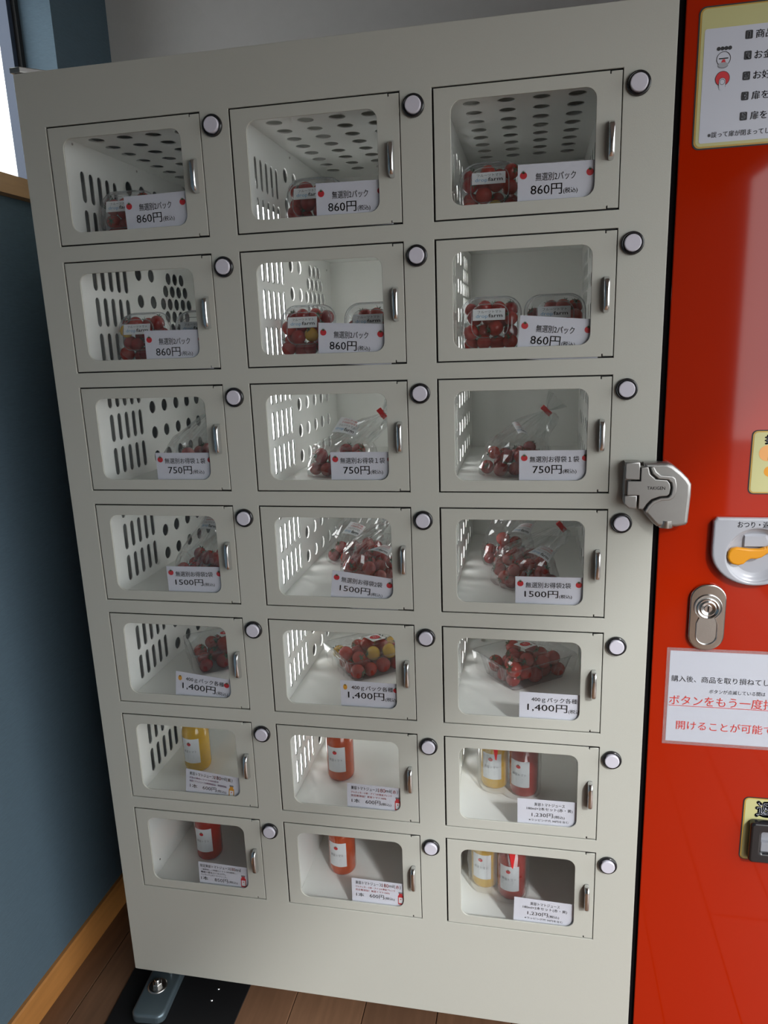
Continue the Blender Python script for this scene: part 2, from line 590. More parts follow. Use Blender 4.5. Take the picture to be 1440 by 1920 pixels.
# screws on the side panels
scr = MB()
scr.lathe([(0.0022, 0), (0.0022, 0.0008), (0.0010, 0.0013)], steel, axis='z', n=10)
scr.box((-0.0016, -0.0003, 0.0012), (0.0016, 0.0003, 0.0015), blackp)
sme = scr.mesh('screw')
for c, r, y, z, side in ((0, 0, 0.151, -0.049, 0), (0, 0, 0.818, -0.057, 0), (1, 0, 0.12, -0.045, 0), (1, 0, 0.80, -0.06, 0), (1, 1, 1.50, 0.02, 0),
                         (0, 6, 0.15, -0.50, 0), (1, 6, 0.10, -0.48, 0), (1, 6, 0.72, -0.36, 0), (0, 6, 0.62, -0.30, 0), (2, 6, 0.75, -0.28, 1)):
    p = cell(c, r, CL1 if side else CL0, y, z)
    link('screw', sme, L, loc=p, rot=(0, R_(-90 if side else 90), 0))

# lamp strips that stand between the columns and shine on the next column's slots
for c in (0, 1):
    xl = (c + 0.912) * U
    z0, z1 = ZD - 6 * PR - 0.18 * U, ZD - 0.35 * U
    mb = MB()
    mb.box((xl - 0.004, 0.918 * U, z0), (xl + 0.004, 0.935 * U, z1), steel)
    mb.box(((c + 0.795) * U, 0.05 * U, z0 - 0.003), ((c + 1.036) * U, 0.97 * U, z0 - 0.0005), steel)
    h = mb.build('lamp_housing', L, label='upright metal lamp housing between two columns')
    mb = MB()
    mb.box((xl - 0.002, 0.56 * U, z0), (xl + 0.002, 0.92 * U, z1), lampm)
    mb.build('lamp_face', h, label='glowing white lamp panel')

# doors
GL, GR, GT, GB = 0.0030, 0.0014, 0.0022, 0.0022
WX0, WX1, WT, WB, WR = 0.0875 * U, 0.7385 * U, -0.0635 * U, -0.5185 * U, 0.05 * U
nx, nw, nd = 0.793 * U, 0.0018, 0.0042
outer = [(GL, -DH + GB), (nx, -DH + GB), (nx, -DH + GB + nd), (nx + nw, -DH + GB + nd), (nx + nw, -DH + GB + 0.0007), (DW - GR, -DH + GB + 0.0007),
         (DW - GR, -GT - 0.0007), (nx + nw, -GT - 0.0007), (nx + nw, -GT - nd), (nx, -GT - nd), (nx, -GT), (GL, -GT)]
door_me = curve_mesh('door', [outer, rrect(WX0, WX1, WB, WT, WR, 6)], 0.0030, cream, bevel=0.0006, off=0.0007)
pane_me = curve_mesh('window_pane', [rrect(WX0 - 0.008, WX1 + 0.008, WB - 0.008, WT + 0.008, 0.012)], 0.0015, pane_m, off=0.0032)
gap_shade_me = curve_mesh('door_gap_shade', [[(-0.004, -DH - 0.004), (DW + 0.004, -DH - 0.004), (DW + 0.004, 0.004), (-0.004, 0.004)],
                                     [(0.007, -DH + 0.007), (DW - 0.009, -DH + 0.007), (DW - 0.009, -0.007), (0.007, -0.007)]], 0.003, rubber_shade, off=0.0072)  # black ring that paints the shade behind the door gaps
# the pull: a solid arched fin, chrome rim and paler flanks
prof = [(0.0, -0.026), (-0.004, -0.0262), (-0.010, -0.0245), (-0.0145, -0.021), (-0.0160, -0.016), (-0.0165, 0), (-0.0160, 0.016), (-0.0145, 0.021),
        (-0.010, 0.0245), (-0.004, 0.0262), (0.0, 0.026)]
handle_me = curve_mesh('handle', [prof], 0.0085, chrome, bevel=0.0028, plane='yz', res=3)
for p in handle_me.polygons:
    p.use_smooth = True
hub = MB()
hub.box((-0.0047, -0.0105, -0.017), (0.0047, -0.002, 0.017), steel)
hub_me = hub.mesh('handle_inlay')

bz = MB()
bz.lathe([(0.0166, 0), (0.0166, 0.0035), (0.0155, 0.0052), (0.0138, 0.0052), (0.0132, 0.0035), (0.0132, 0.001)], blackp, axis='y', n=32, cap1=True)
bezel_me = bz.mesh('push_button')
cp = MB()
cp.lathe([(0.0122, 0.001), (0.0122, 0.0072), (0.0116, 0.0083), (0.0108, 0.0085)], capm, axis='y', n=28)
cap_me = cp.mesh('button_cap')
for r in range(7):
    for c in range(3):
        o = cell(c, r)
        d = link('door', door_me, L, loc=o)
        link('window_pane', pane_me, d)
        link('door_gap_shade', gap_shade_me, d)
        link('handle', handle_me, d, loc=(0.806 * U, -0.0006, -0.292 * U), label='chrome door pull')
        b = link('push_button', bezel_me, L, loc=(o.x + 0.9145 * U, -0.0005, o.z - 0.070 * U), label='round push button in a black ring')
        link('button_cap', cap_me, b)

# hinge plate on top, foot, bolt, base plate
me = curve_mesh('top_hinge_plate', [[(-0.050, -0.002), (-0.032, -0.002), (0.030, 0.055), (-0.050, 0.055)]], 0.009, castm, bevel=0.0014, plane='xy', off=ZT + 0.0052)
link('top_hinge_plate', me, L, label='pale metal hinge plate on the top left corner')
mb = MB(); mb.box((-0.044, 0.004, ZB - 0.005), (-0.005, 0.04, ZB), castm); mb.build('bottom_hinge_plate', L)
me = curve_mesh('floor_plate', [[(-0.080, -0.13), (0.187, -0.13), (0.187, 0.25), (-0.112, 0.25)]], 0.004, plateblk, bevel=0.0008, plane='xy', off=0.0021)
fp = link('floor_plate', me)
tag(fp, 'black steel floor plate under the left foot of the cream locker', 'floor plate')
rv = MB()
for x, y in ((0.120, 0.047), (0.117, 0.017)):
    rv.lathe([(0.0035, 0), (0.003, 0.0018), (0.0012, 0.0026)], chrome, o=(x, y, 0.0041), n=10)
rv.build('rivet', fp)
ft = root('stabilizer_foot', 'blue-grey metal stabilizer foot with a bolt at the locker bottom left corner', 'foot', (0.0, 0.0, 0.004))
me = curve_mesh('foot_arm', [rrect(-0.0365, 0.0365, -0.062, 0.11, 0.017)], 0.022, braket, bevel=0.006, plane='xy', off=0.0112, res=4)
fa = link('foot_arm', me, ft)
fa.rotation_euler = (0, 0, R_(5))
mb = MB()
mb.lathe([(0.021, 0.0), (0.021, 0.0012), (0.0185, 0.002)], steel, o=(-0.006, 0.012, 0.0225), n=28)
mb.build('washer', ft)
mb = MB()
mb.lathe([(0.0105, 0), (0.0105, 0.006), (0.009, 0.0075)], steel, o=(-0.006, 0.012, 0.0246), n=6, smooth=False)
mb.lathe([(0.006, 0), (0.006, 0.006), (0.0045, 0.008)], steel, o=(-0.006, 0.012, 0.032), n=16)
mb.lathe([(0.0045, 0), (0.0045, 0.052)], steel, o=(0.006, 0.05, 0.022), n=12)
mb.build('bolt', ft)
for x, y in ((0.93, 0.06), (0.0, 0.6), (0.93, 0.6)):
    mb = MB()
    mb.lathe([(0.022, 0.001), (0.022, 0.010), (0.010, 0.014), (0.010, H0 - 0.0005)], steel, o=(x, y, 0), n=20)
    mb.build('levelling_foot', L)


# latch that bridges the locker and the machine
def LZ(px, py):
    return (0.9335 + (px - 140) / 575 * 0.0985, 1.2015 - (py - 755) / 590 * 0.1045)


la = link('latch', None, L, label='cast metal latch block with rounded tongue')
body = [LZ(*p) for p in ((300, 768), (500, 768), (548, 790), (625, 850), (680, 905), (712, 955), (714, 1050), (700, 1300), (684, 1322), (600, 1342), (435, 1338), (400, 1310),
                         (322, 1222), (318, 1200), (262, 1172), (262, 800), (300, 800))]
me = curve_mesh('latch_body', [body], 0.022, castm, bevel=0.0055, off=-0.011, res=4)
lb = link('latch_body', me, la)
rim_o = [LZ(*p) for p in ((345, 800), (372, 862), (425, 905), (505, 912), (536, 940), (545, 985), (536, 1040), (515, 1066), (450, 1072), (385, 1098), (345, 1140), (318, 1192),
                          (338, 1215), (368, 1160), (405, 1122), (460, 1098), (528, 1094), (565, 1068), (582, 1020), (582, 955), (568, 900), (540, 880), (445, 872), (405, 842), (382, 798))]
me = curve_mesh('latch_rim', [rim_o], 0.006, castm, bevel=0.0016, off=-0.0235, res=3)
link('latch_rim', me, la)
groove_shade = [LZ(*p) for p in ((338, 802), (360, 872), (415, 915), (500, 922), (526, 950), (533, 985), (526, 1032), (508, 1054), (445, 1060), (376, 1088), (335, 1132), (306, 1180),
                           (330, 1208), (356, 1152), (396, 1110), (455, 1084), (524, 1080), (552, 1054), (562, 1010), (562, 960), (550, 910), (530, 892), (432, 882), (392, 850), (360, 800))]
me = curve_mesh('latch_groove_shade', [groove_shade], 0.0006, blackp, off=-0.0223)  # flat black sheet in place of a recess: its shade is painted
link('latch_groove_shade', me, la)
tongue = [LZ(*p) for p in ((272, 802), (332, 802), (345, 860), (398, 908), (498, 916), (520, 945), (526, 985), (520, 1036), (502, 1052), (440, 1058), (368, 1084), (328, 1128),
                           (302, 1172), (262, 1172), (262, 1050), (160, 1050), (160, 922), (272, 922))]
me = curve_mesh('latch_tongue', [tongue], 0.007, castm, bevel=0.0010, off=-0.0235, res=3)
lt = link('latch_tongue', me, la)
mb = MB()
a, b = LZ(330, 998), LZ(482, 970)
put_text(mb, 'TAKIGEN', a[0], b[0], a[1], b[1], blackp, y=-0.0272, bold=0.01)
mb.build('engraved_maker_name', la)
for pts in (((135, 760), (262, 760), (268, 800), (268, 915), (150, 915), (135, 900)), ((135, 1060), (150, 1052), (250, 1052), (250, 1172), (178, 1172), (135, 1130))):
    me = curve_mesh('knuckle', [[LZ(*p) for p in pts]], 0.025, castm, bevel=0.002, off=-0.0125, res=3)
    link('knuckle', me, la)
me = curve_mesh('hinge_base', [[LZ(*p) for p in ((130, 800), (200, 800), (200, 1140), (130, 1120))]], 0.018, castm, bevel=0.002, off=-0.009)
link('hinge_base', me, la)
mb = MB()
p = LZ(520, 1346)
mb.lathe([(0.011, 0.0), (0.012, 0.003), (0.012, 0.012)], steel, o=(p[0], -0.012, p[1] - 0.001), n=20)
mb.build('latch_spring_cap', la)

# ------------------------------------------------------------------ the orange machine
M = root('vending_machine', 'glossy orange red vending machine at the right of the cream locker', 'vending machine', (0.99, 0, 0.0))
OX = Vector((0.99, 0, 0))


def mlink(name, me, parent=None, label=None):
    o = link(name, me, parent or M, label=label)
    if parent is None:
        o.location = -OX
    return o


me = curve_mesh('machine_front', [rrect(0.9905, 1.80, 0.05, 2.0, 0.003)], 0.004, orange, bevel=0.0015, off=0.0005)
mlink('machine_front', me)
mb = MB(); mb.box((0.9915, 0.0027, 0.052), (1.799, 0.64, 1.998), orange); mlink('machine_body', mb.mesh('machine_body'))
mb = MB(); mb.box((0.9825, 0.004, 0.05), (0.9912, 0.30, 1.998), gap_black); mlink('gap_shade_strip', mb.mesh('gap_shade_strip'), label='black strip standing in for shade in the gap beside the locker')  # the shade of the narrow gap, put in as a black strip
for x in (1.05, 1.74):
    for y in (0.06, 0.58):
        mb = MB(); mb.lathe([(0.02, 0), (0.02, 0.01), (0.012, 0.014), (0.012, 0.052)], blackp, o=(x, y, 0), n=16); mlink('machine_foot', mb.mesh('machine_foot'))
YM = -0.0016          # front surface of the machine


def quadf(corners, Y):
    """bilinear map from the unit square (u right, v up) to the plane y=Y; corners = tl, tr, br, bl pixels"""
    P = [at(x, y, 0) for x, y in corners]

    def f(u, v):
        t = P[0].lerp(P[1], u); b = P[3].lerp(P[2], u)
        q = b.lerp(t, v)
        return (q.x, Y, q.z)
    return f


# instruction sticker
sx0, sz1, sz0 = 1.0075, 1.8205, 1.6415
st = mlink('instruction_sticker', curve_mesh('instruction_sticker', [rrect(sx0, 1.30, sz0, sz1, 0.009)], 0.0006, ink, off=YM - 0.0002), label='instruction sticker with yellow border and five numbered steps')
mlink('sticker_border', curve_mesh('sticker_border', [rrect(sx0 + 0.0018, 1.299, sz0 + 0.0018, sz1 - 0.0018, 0.008)], 0.0003, amber, off=YM - 0.0006), st)
mlink('sticker_face', curve_mesh('sticker_face', [rrect(sx0 + 0.0040, 1.297, sz0 + 0.0040, sz1 - 0.0035, 0.0065)], 0.0003, yellowst, off=YM - 0.0009), st)
mlink('sticker_panel', curve_mesh('sticker_panel', [rrect(sx0 + 0.0085, 1.293, sz0 + 0.008, sz1 - 0.028, 0.003)], 0.0003, stickerw, off=YM - 0.0012), st)
mb = MB()
YT = YM - 0.0016


def pz(x, y):           # 6.62x zoom pixel of the sticker crop -> plane x, z
    p = at(1290 + x / 6.62, y / 6.62, 0)
    return p.x, p.z


def ptext(s, tl, br, m, bold=0.0, y=YT, conv=pz):
    # upright box on the plane through two opposite corners
    (ax, az), (bx, bz_) = conv(*tl), conv(*br)
    put_text(mb, s, ax, bx, bz_, az, m, y=y, bold=bold)


for n, (cx, cy), s, (tx, ty) in ((1, (752, 438), '商品', (838, 425)), (2, (735, 695), 'お金', (820, 680)), (3, (717, 950), 'お好', (803, 935)), (4, (698, 1200), '扉を開', (782, 1195)),
                                 (5, (680, 1450), '扉を閉', (763, 1447))):
    x, z = pz(cx, cy)
    flat(mb, rrect(x - 0.0047, x + 0.0047, z - 0.0053, z + 0.0053, 0.0014, 3), ink, YT)
    put_text(mb, str(n), x - (0.0013 if n == 1 else 0.0022), x + (0.0008 if n == 1 else 0.0022), z - 0.0037, z + 0.0037, stickerw, y=YT - 0.0002, bold=0.038)
    tx_, tz_ = pz(tx, ty)
    wch = 0.0112 * len(s)
    put_text(mb, s, tx_, tx_ + wch, z - 0.0052, z + 0.0052, ink, y=YT, bold=0.012)
x0_, z0_ = pz(235, 1690)
put_text(mb, '※誤って扉が閉まってし', x0_, x0_ + 0.0800, z0_ - 0.0035, z0_ + 0.0040, ink, y=YT, bold=0.008)
x, z = pz(435, 740)
for k in range(4):
    flat(mb, circ(x - 0.0070 + k * 0.0048, z + 0.0128, 0.0025, 12), ink, YT - 0.0001 * k)
mb2 = circ(x, z, 0.0090, 28)
for ring in ((0.0092, 0.0084),):
    oa, ib = circ(x, z, ring[0], 28), circ(x, z, ring[1], 28)
    for i in range(28):
        if 3 * pi / 2 - 0.6 < 2 * pi * i / 28 < 3 * pi / 2 + 0.5:
            continue
        j = (i + 1) % 28
        flat(mb, [oa[i], oa[j], ib[j], ib[i]], ink, YT)
flat(mb, rrect(x - 0.006, x + 0.006, z - 0.0002, z + 0.0012, 0.0003, 2), ink, YT)
flat(mb, [(x - 0.0035, z - 0.0056), (x + 0.0032, z - 0.0056), (x + 0.0018, z - 0.0006), (x - 0.0010, z - 0.0006)], picred, YT)
flat(mb, circ(x - 0.0003, z - 0.0082, 0.0066, 20, 1, 0.55), inkgrey, YT - 0.0001)
flat(mb, circ(x - 0.0003, z - 0.0074, 0.0064, 20, 1, 0.50), greyp, YT - 0.0002)
x, z = pz(420, 985)
flat(mb, circ(x, z, 0.0095, 24), ink, YT)
flat(mb, circ(x, z, 0.0088, 24), picred, YT - 0.0001)
flat(mb, rrect(x - 0.0045, x + 0.0045, z - 0.0135, z + 0.0010, 0.0042, 5), ink, YT - 0.0002)
flat(mb, rrect(x - 0.0040, x + 0.0040, z - 0.0145, z + 0.0006, 0.0038, 5), stickerw, YT - 0.0003)
oa, ib = circ(x, z - 0.0042, 0.0034, 18, 1, 1.1), circ(x, z - 0.0042, 0.0029, 18, 1, 1.1)
for i in range(18):
    flat(mb, [oa[i], oa[(i + 1) % 18], ib[(i + 1) % 18], ib[i]], ink, YT - 0.0004)
mlink('sticker_print', mb.mesh('sticker_print'), st)

# coin sticker (cut by the frame)
p0, p1 = at(1411, 806), at(1405, 926)
c1 = mlink('coin_sticker', curve_mesh('coin_sticker', [rrect(1.1165, 1.30, p1.z, p0.z, 0.008)], 0.0006, ink, off=YM - 0.0002), label='pale yellow coin sticker with orange dots')
mlink('sticker_border', curve_mesh('sticker_border', [rrect(1.1180, 1.299, p1.z + 0.0015, p0.z - 0.0015, 0.007)], 0.0003, amber, off=YM - 0.0006), c1)
mlink('sticker_face', curve_mesh('sticker_face', [rrect(1.1200, 1.298, p1.z + 0.0035, p0.z - 0.0035, 0.0055)], 0.0003, yellowst, off=YM - 0.0009), c1)
mb = MB()
zz = lambda x, y: at(1330 + x / 6.0, 790 + y / 6.0)
p = zz(650, 355); flat(mb, circ(p.x, p.z, 0.0122, 24), inkorg, YM - 0.0012)
flat(mb, [(p.x + 0.001, p.z - 0.0105), (p.x + 0.04, p.z - 0.0105), (p.x + 0.04, p.z + 0.0105), (p.x + 0.001, p.z + 0.0105)], blackp, YM - 0.0014)
p = zz(672, 560); flat(mb, circ(p.x, p.z, 0.0082, 24), leverm, YM - 0.0012)
p = zz(628, 245); q = zz(628, 160)
put_text(mb, '投', p.x - 0.001, p.x + 0.016, p.z - 0.001, q.z + 0.001, ink, y=YM - 0.0012, bold=0.06)
put_text(mb, '投', p.x + 0.0002, p.x + 0.0148, p.z + 0.0006, q.z - 0.0006, stickerw, y=YM - 0.0014, bold=0.015)
mlink('sticker_print', mb.mesh('sticker_print'), c1)

# return lever escutcheon
ccx, ccz = 1.1335, 1.0515
el = [(1.0685, 1.062)]
for i in range(1, 24):
    a = pi + pi * i / 24
    el.append((1.1335 + 0.065 * cos(a) * (1.0 if True else 1), 1.058 + 0.0555 * sin(a)))
el += [(1.1985, 1.062), (1.1985, 1.106), (1.1935, 1.1115), (1.0745, 1.1115), (1.0688, 1.106)]
me = curve_mesh('return_lever_plate', [el, circ(ccx, ccz, 0.0425, 40)], 0.012, greyp, bevel=0.0035, off=YM - 0.006, res=4)
rp = mlink('return_lever_plate', me, label='pale grey plate around the orange coin return lever')
mb = MB()
mb.lathe([(0.0436, 0.0090), (0.0415, 0.0085), (0.0385, 0.0055), (0.034, 0.0030), (0.0300, 0.0022)], greyp, axis='y', o=(ccx, YM, ccz), n=48, cap0=False)
mlink('lever_dish', mb.mesh('lever_dish'), rp)
mb = MB()
mb.add([(ccx - 0.019, YM - 0.0025, ccz + 0.034), (ccx + 0.016, YM - 0.0025, ccz + 0.034), (ccx + 0.026, YM - 0.0025, ccz + 0.012), (ccx - 0.019, YM - 0.0025, ccz + 0.012),
        (ccx - 0.017, YM - 0.0065, ccz + 0.030), (ccx + 0.012, YM - 0.0065, ccz + 0.030), (ccx + 0.021, YM - 0.0065, ccz + 0.014), (ccx - 0.017, YM - 0.0065, ccz + 0.014)],
       [(4, 7, 6, 5), (0, 4, 5, 1), (1, 5, 6, 2), (2, 6, 7, 3), (3, 7, 4, 0)], greyp)
mlink('lever_stop', mb.mesh('lever_stop'), rp)
lev = [zz(*p) for p in ((176, 1500), (190, 1440), (225, 1405), (290, 1392), (430, 1410), (540, 1410), (640, 1382), (760, 1360), (760, 1430), (640, 1452), (560, 1505), (500, 1522),
                        (440, 1520), (400, 1540), (360, 1578), (300, 1592), (235, 1580), (195, 1548))]
me = curve_mesh('return_lever', [[(p.x, p.z) for p in lev]], 0.009, leverm, bevel=0.003, off=YM - 0.0090, res=4)
mlink('return_lever', me, rp, label='orange yellow turning lever')
mb = MB()
for k in range(4):
    p = zz(590 + 32 * k, 1395 - 8 * k)
    flat(mb, [(p.x, p.z - 0.003), (p.x + 0.0009, p.z - 0.003), (p.x + 0.0009, p.z + 0.0015), (p.x, p.z + 0.0015)], inkorg, YM - 0.01365)
mlink('lever_ticks', mb.mesh('lever_ticks'), rp)
mb = MB()
p, q = zz(292, 1172), zz(640, 1105)
put_text(mb, 'おつり・返却', p.x, p.x + (q.x - p.x) * 1.22, p.z, q.z, ink, y=YM - 0.01215, bold=0.012)
mlink('plate_lettering', mb.mesh('plate_lettering'), rp)

# key lock
kx, kz = 1.0700, 0.9450
kl = rrect(kx - 0.0275, kx + 0.0275, kz - 0.056, kz + 0.056, 0.0255, 10)
me = curve_mesh('key_lock_plate', [kl], 0.006, polished, bevel=0.0022, off=YM - 0.003, res=4)
kp = mlink('key_lock_plate', me, label='polished steel key lock plate')
kc = []
for i in range(25):
    a = R_(-55 + 290 * i / 24)
    kc.append((kx + 0.0215 * cos(a), kz + 0.018 + 0.0215 * sin(a)))
kc += [(kx - 0.0165, kz - 0.010)]
for i in range(13):
    a = pi + pi * i / 12
    kc.append((kx + 0.0165 * cos(a), kz - 0.032 + 0.0150 * sin(a)))
kc += [(kx + 0.0165, kz - 0.010)]
inner_k = [(kx + (x - kx) * 0.91, kz + (z - kz) * 0.955) for x, z in kc]
me = curve_mesh('keyhole_rim', [kc, inner_k], 0.003, chrome, bevel=0.0009, off=YM - 0.0070, res=3)
mlink('keyhole_rim', me, kp)
me = curve_mesh('keyhole_face', [inner_k], 0.0006, steel, off=YM - 0.0062)
mlink('keyhole_face', me, kp)
mb = MB()
mb.lathe([(0.0170, 0), (0.0170, 0.0022), (0.0158, 0.0030), (0.0130, 0.0018), (0.0122, 0.0030), (0.0110, 0.0034), (0.0062, 0.0020), (0.0058, 0.0030)], chrome, axis='y', o=(kx, YM - 0.0062, kz + 0.016), n=36, smooth=False)
mb.box((kx - 0.0012, YM - 0.0098, kz + 0.0115), (kx + 0.0012, YM - 0.0091, kz + 0.0205), blackp)
mlink('key_cylinder', mb.mesh('key_cylinder'), kp)

# coin return pocket
p0, p1 = at(1395, 1492), at(1383, 1608)
c2 = mlink('coin_return_sticker', curve_mesh('coin_return_sticker', [rrect(1.1490, 1.35, p1.z, p0.z, 0.009)], 0.0006, ink, off=YM - 0.0002), label='pale yellow sticker around the coin return pocket')
mlink('sticker_border', curve_mesh('sticker_border', [rrect(1.1508, 1.349, p1.z + 0.0015, p0.z - 0.0015, 0.0075)], 0.0003, amber, off=YM - 0.0006), c2)
mlink('sticker_face', curve_mesh('sticker_face', [rrect(1.1528, 1.348, p1.z + 0.0035, p0.z - 0.003, 0.006)], 0.0003, yellowst, off=YM - 0.0009), c2)
mb = MB()
yy = lambda x, y: at(1370 + x / 13.714, 1480 + y / 13.714)
p, q = yy(630, 655), yy(630, 285)
put_text(mb, '返', p.x - 0.0005, p.x + 0.0305, p.z - 0.0005, q.z + 0.0005, ink, y=YM - 0.0012, bold=0.075)
put_text(mb, '返', p.x + 0.0014, p.x + 0.0286, p.z + 0.0014, q.z - 0.0014, stickerw, y=YM - 0.0014, bold=0.025)
mlink('sticker_print', mb.mesh('sticker_print'), c2)
p, q = yy(440, 1720), yy(440, 690)
px0 = yy(420, 1200).x
pk = mlink('coin_pocket', curve_mesh('coin_pocket', [rrect(px0, 1.33, p.z + 0.001, q.z - 0.001, 0.007), rrect(px0 + 0.018, 1.32, p.z + 0.020, q.z - 0.018, 0.003)], 0.016, blackp, bevel=0.004, off=YM - 0.008, res=4), label='black coin return pocket with a clear flap')
mlink('pocket_back', curve_mesh('pocket_back', [rrect(px0 + 0.01, 1.325, p.z + 0.012, q.z - 0.012, 0.003)], 0.001, greyp, off=YM - 0.0022), pk)
mlink('pocket_flap', curve_mesh('pocket_flap', [rrect(px0 + 0.0185, 1.3195, p.z + 0.0205, q.z - 0.0185, 0.003)], 0.0015, clam_m, off=YM - 0.011), pk)
mb = MB(); mb.box((px0 + 0.020, YM - 0.010, p.z + 0.021), (1.318, YM - 0.003, p.z + 0.038), greyp); mlink('pocket_floor', mb.mesh('pocket_floor'), pk)

# laminated notice
nx0, nx1, nz0, nz1 = 1.0185, 1.32, 0.7195, 0.8835
N = root('notice', 'laminated white paper notice with black and red Japanese writing on the orange machine', 'notice', (nx0, YM - 0.0004, nz0))
me = curve_mesh('paper_sheet', [[(0, 0), (nx1 - nx0, 0), (nx1 - nx0, nz1 - nz0), (0, nz1 - nz0)]], 0.0003, paper, off=0)
link('paper_sheet', me, N)
me = curve_mesh('laminate_edge', [[(-0.0055, -0.0055), (nx1 - nx0 + 0.0055, -0.0055), (nx1 - nx0 + 0.0055, nz1 - nz0 + 0.0055), (-0.0055, nz1 - nz0 + 0.0055)]], 0.0002, lamin, off=-0.0004)
link('laminate_edge', me, N)
mb = MB()
nn = lambda x, y: at(1180 + x / 4.923, 1050 + y / 4.923)


def ntext(s, x0, x1, ztop, zbot, m, under=False, bold=0.0):
    a, b = nn(x0, ztop[0]), nn(x0, zbot[0])
    e = nn(x1, ztop[1])
    put_text(mb, s, a.x - nx0, e.x - nx0, b.z - nz0, a.z - nz0, m, y=-0.0007, bold=bold)
    if under:
        mb.box((a.x - nx0 - 0.0005, -0.0008, b.z - nz0 - 0.0016), (nx1 - nx0 - 0.004, -0.0006, b.z - nz0 - 0.0008), m)


ntext('購入後、商品を取り損ねてし', 388, 1290, (1055, 1100), (1112, 1150), ink)
ntext('ボタンが点滅している間は', 735, 1255, (1188, 1215), (1225, 1250), ink)
ntext('ボタンをもう一度押', 368, 1340, (1235, 1285), (1325, 1372), inkred, True)
ntext('開けることが可能で', 432, 1330, (1472, 1510), (1552, 1600), inkred)
mb.build('notice_print', N)

# ------------------------------------------------------------------ price cards
ROWN = ('top row', 'second row', 'third row', 'middle row', 'fifth row', 'sixth row', 'bottom row')
COLN = ('left', 'middle', 'right')
CW, CH = 0.385, 0.205


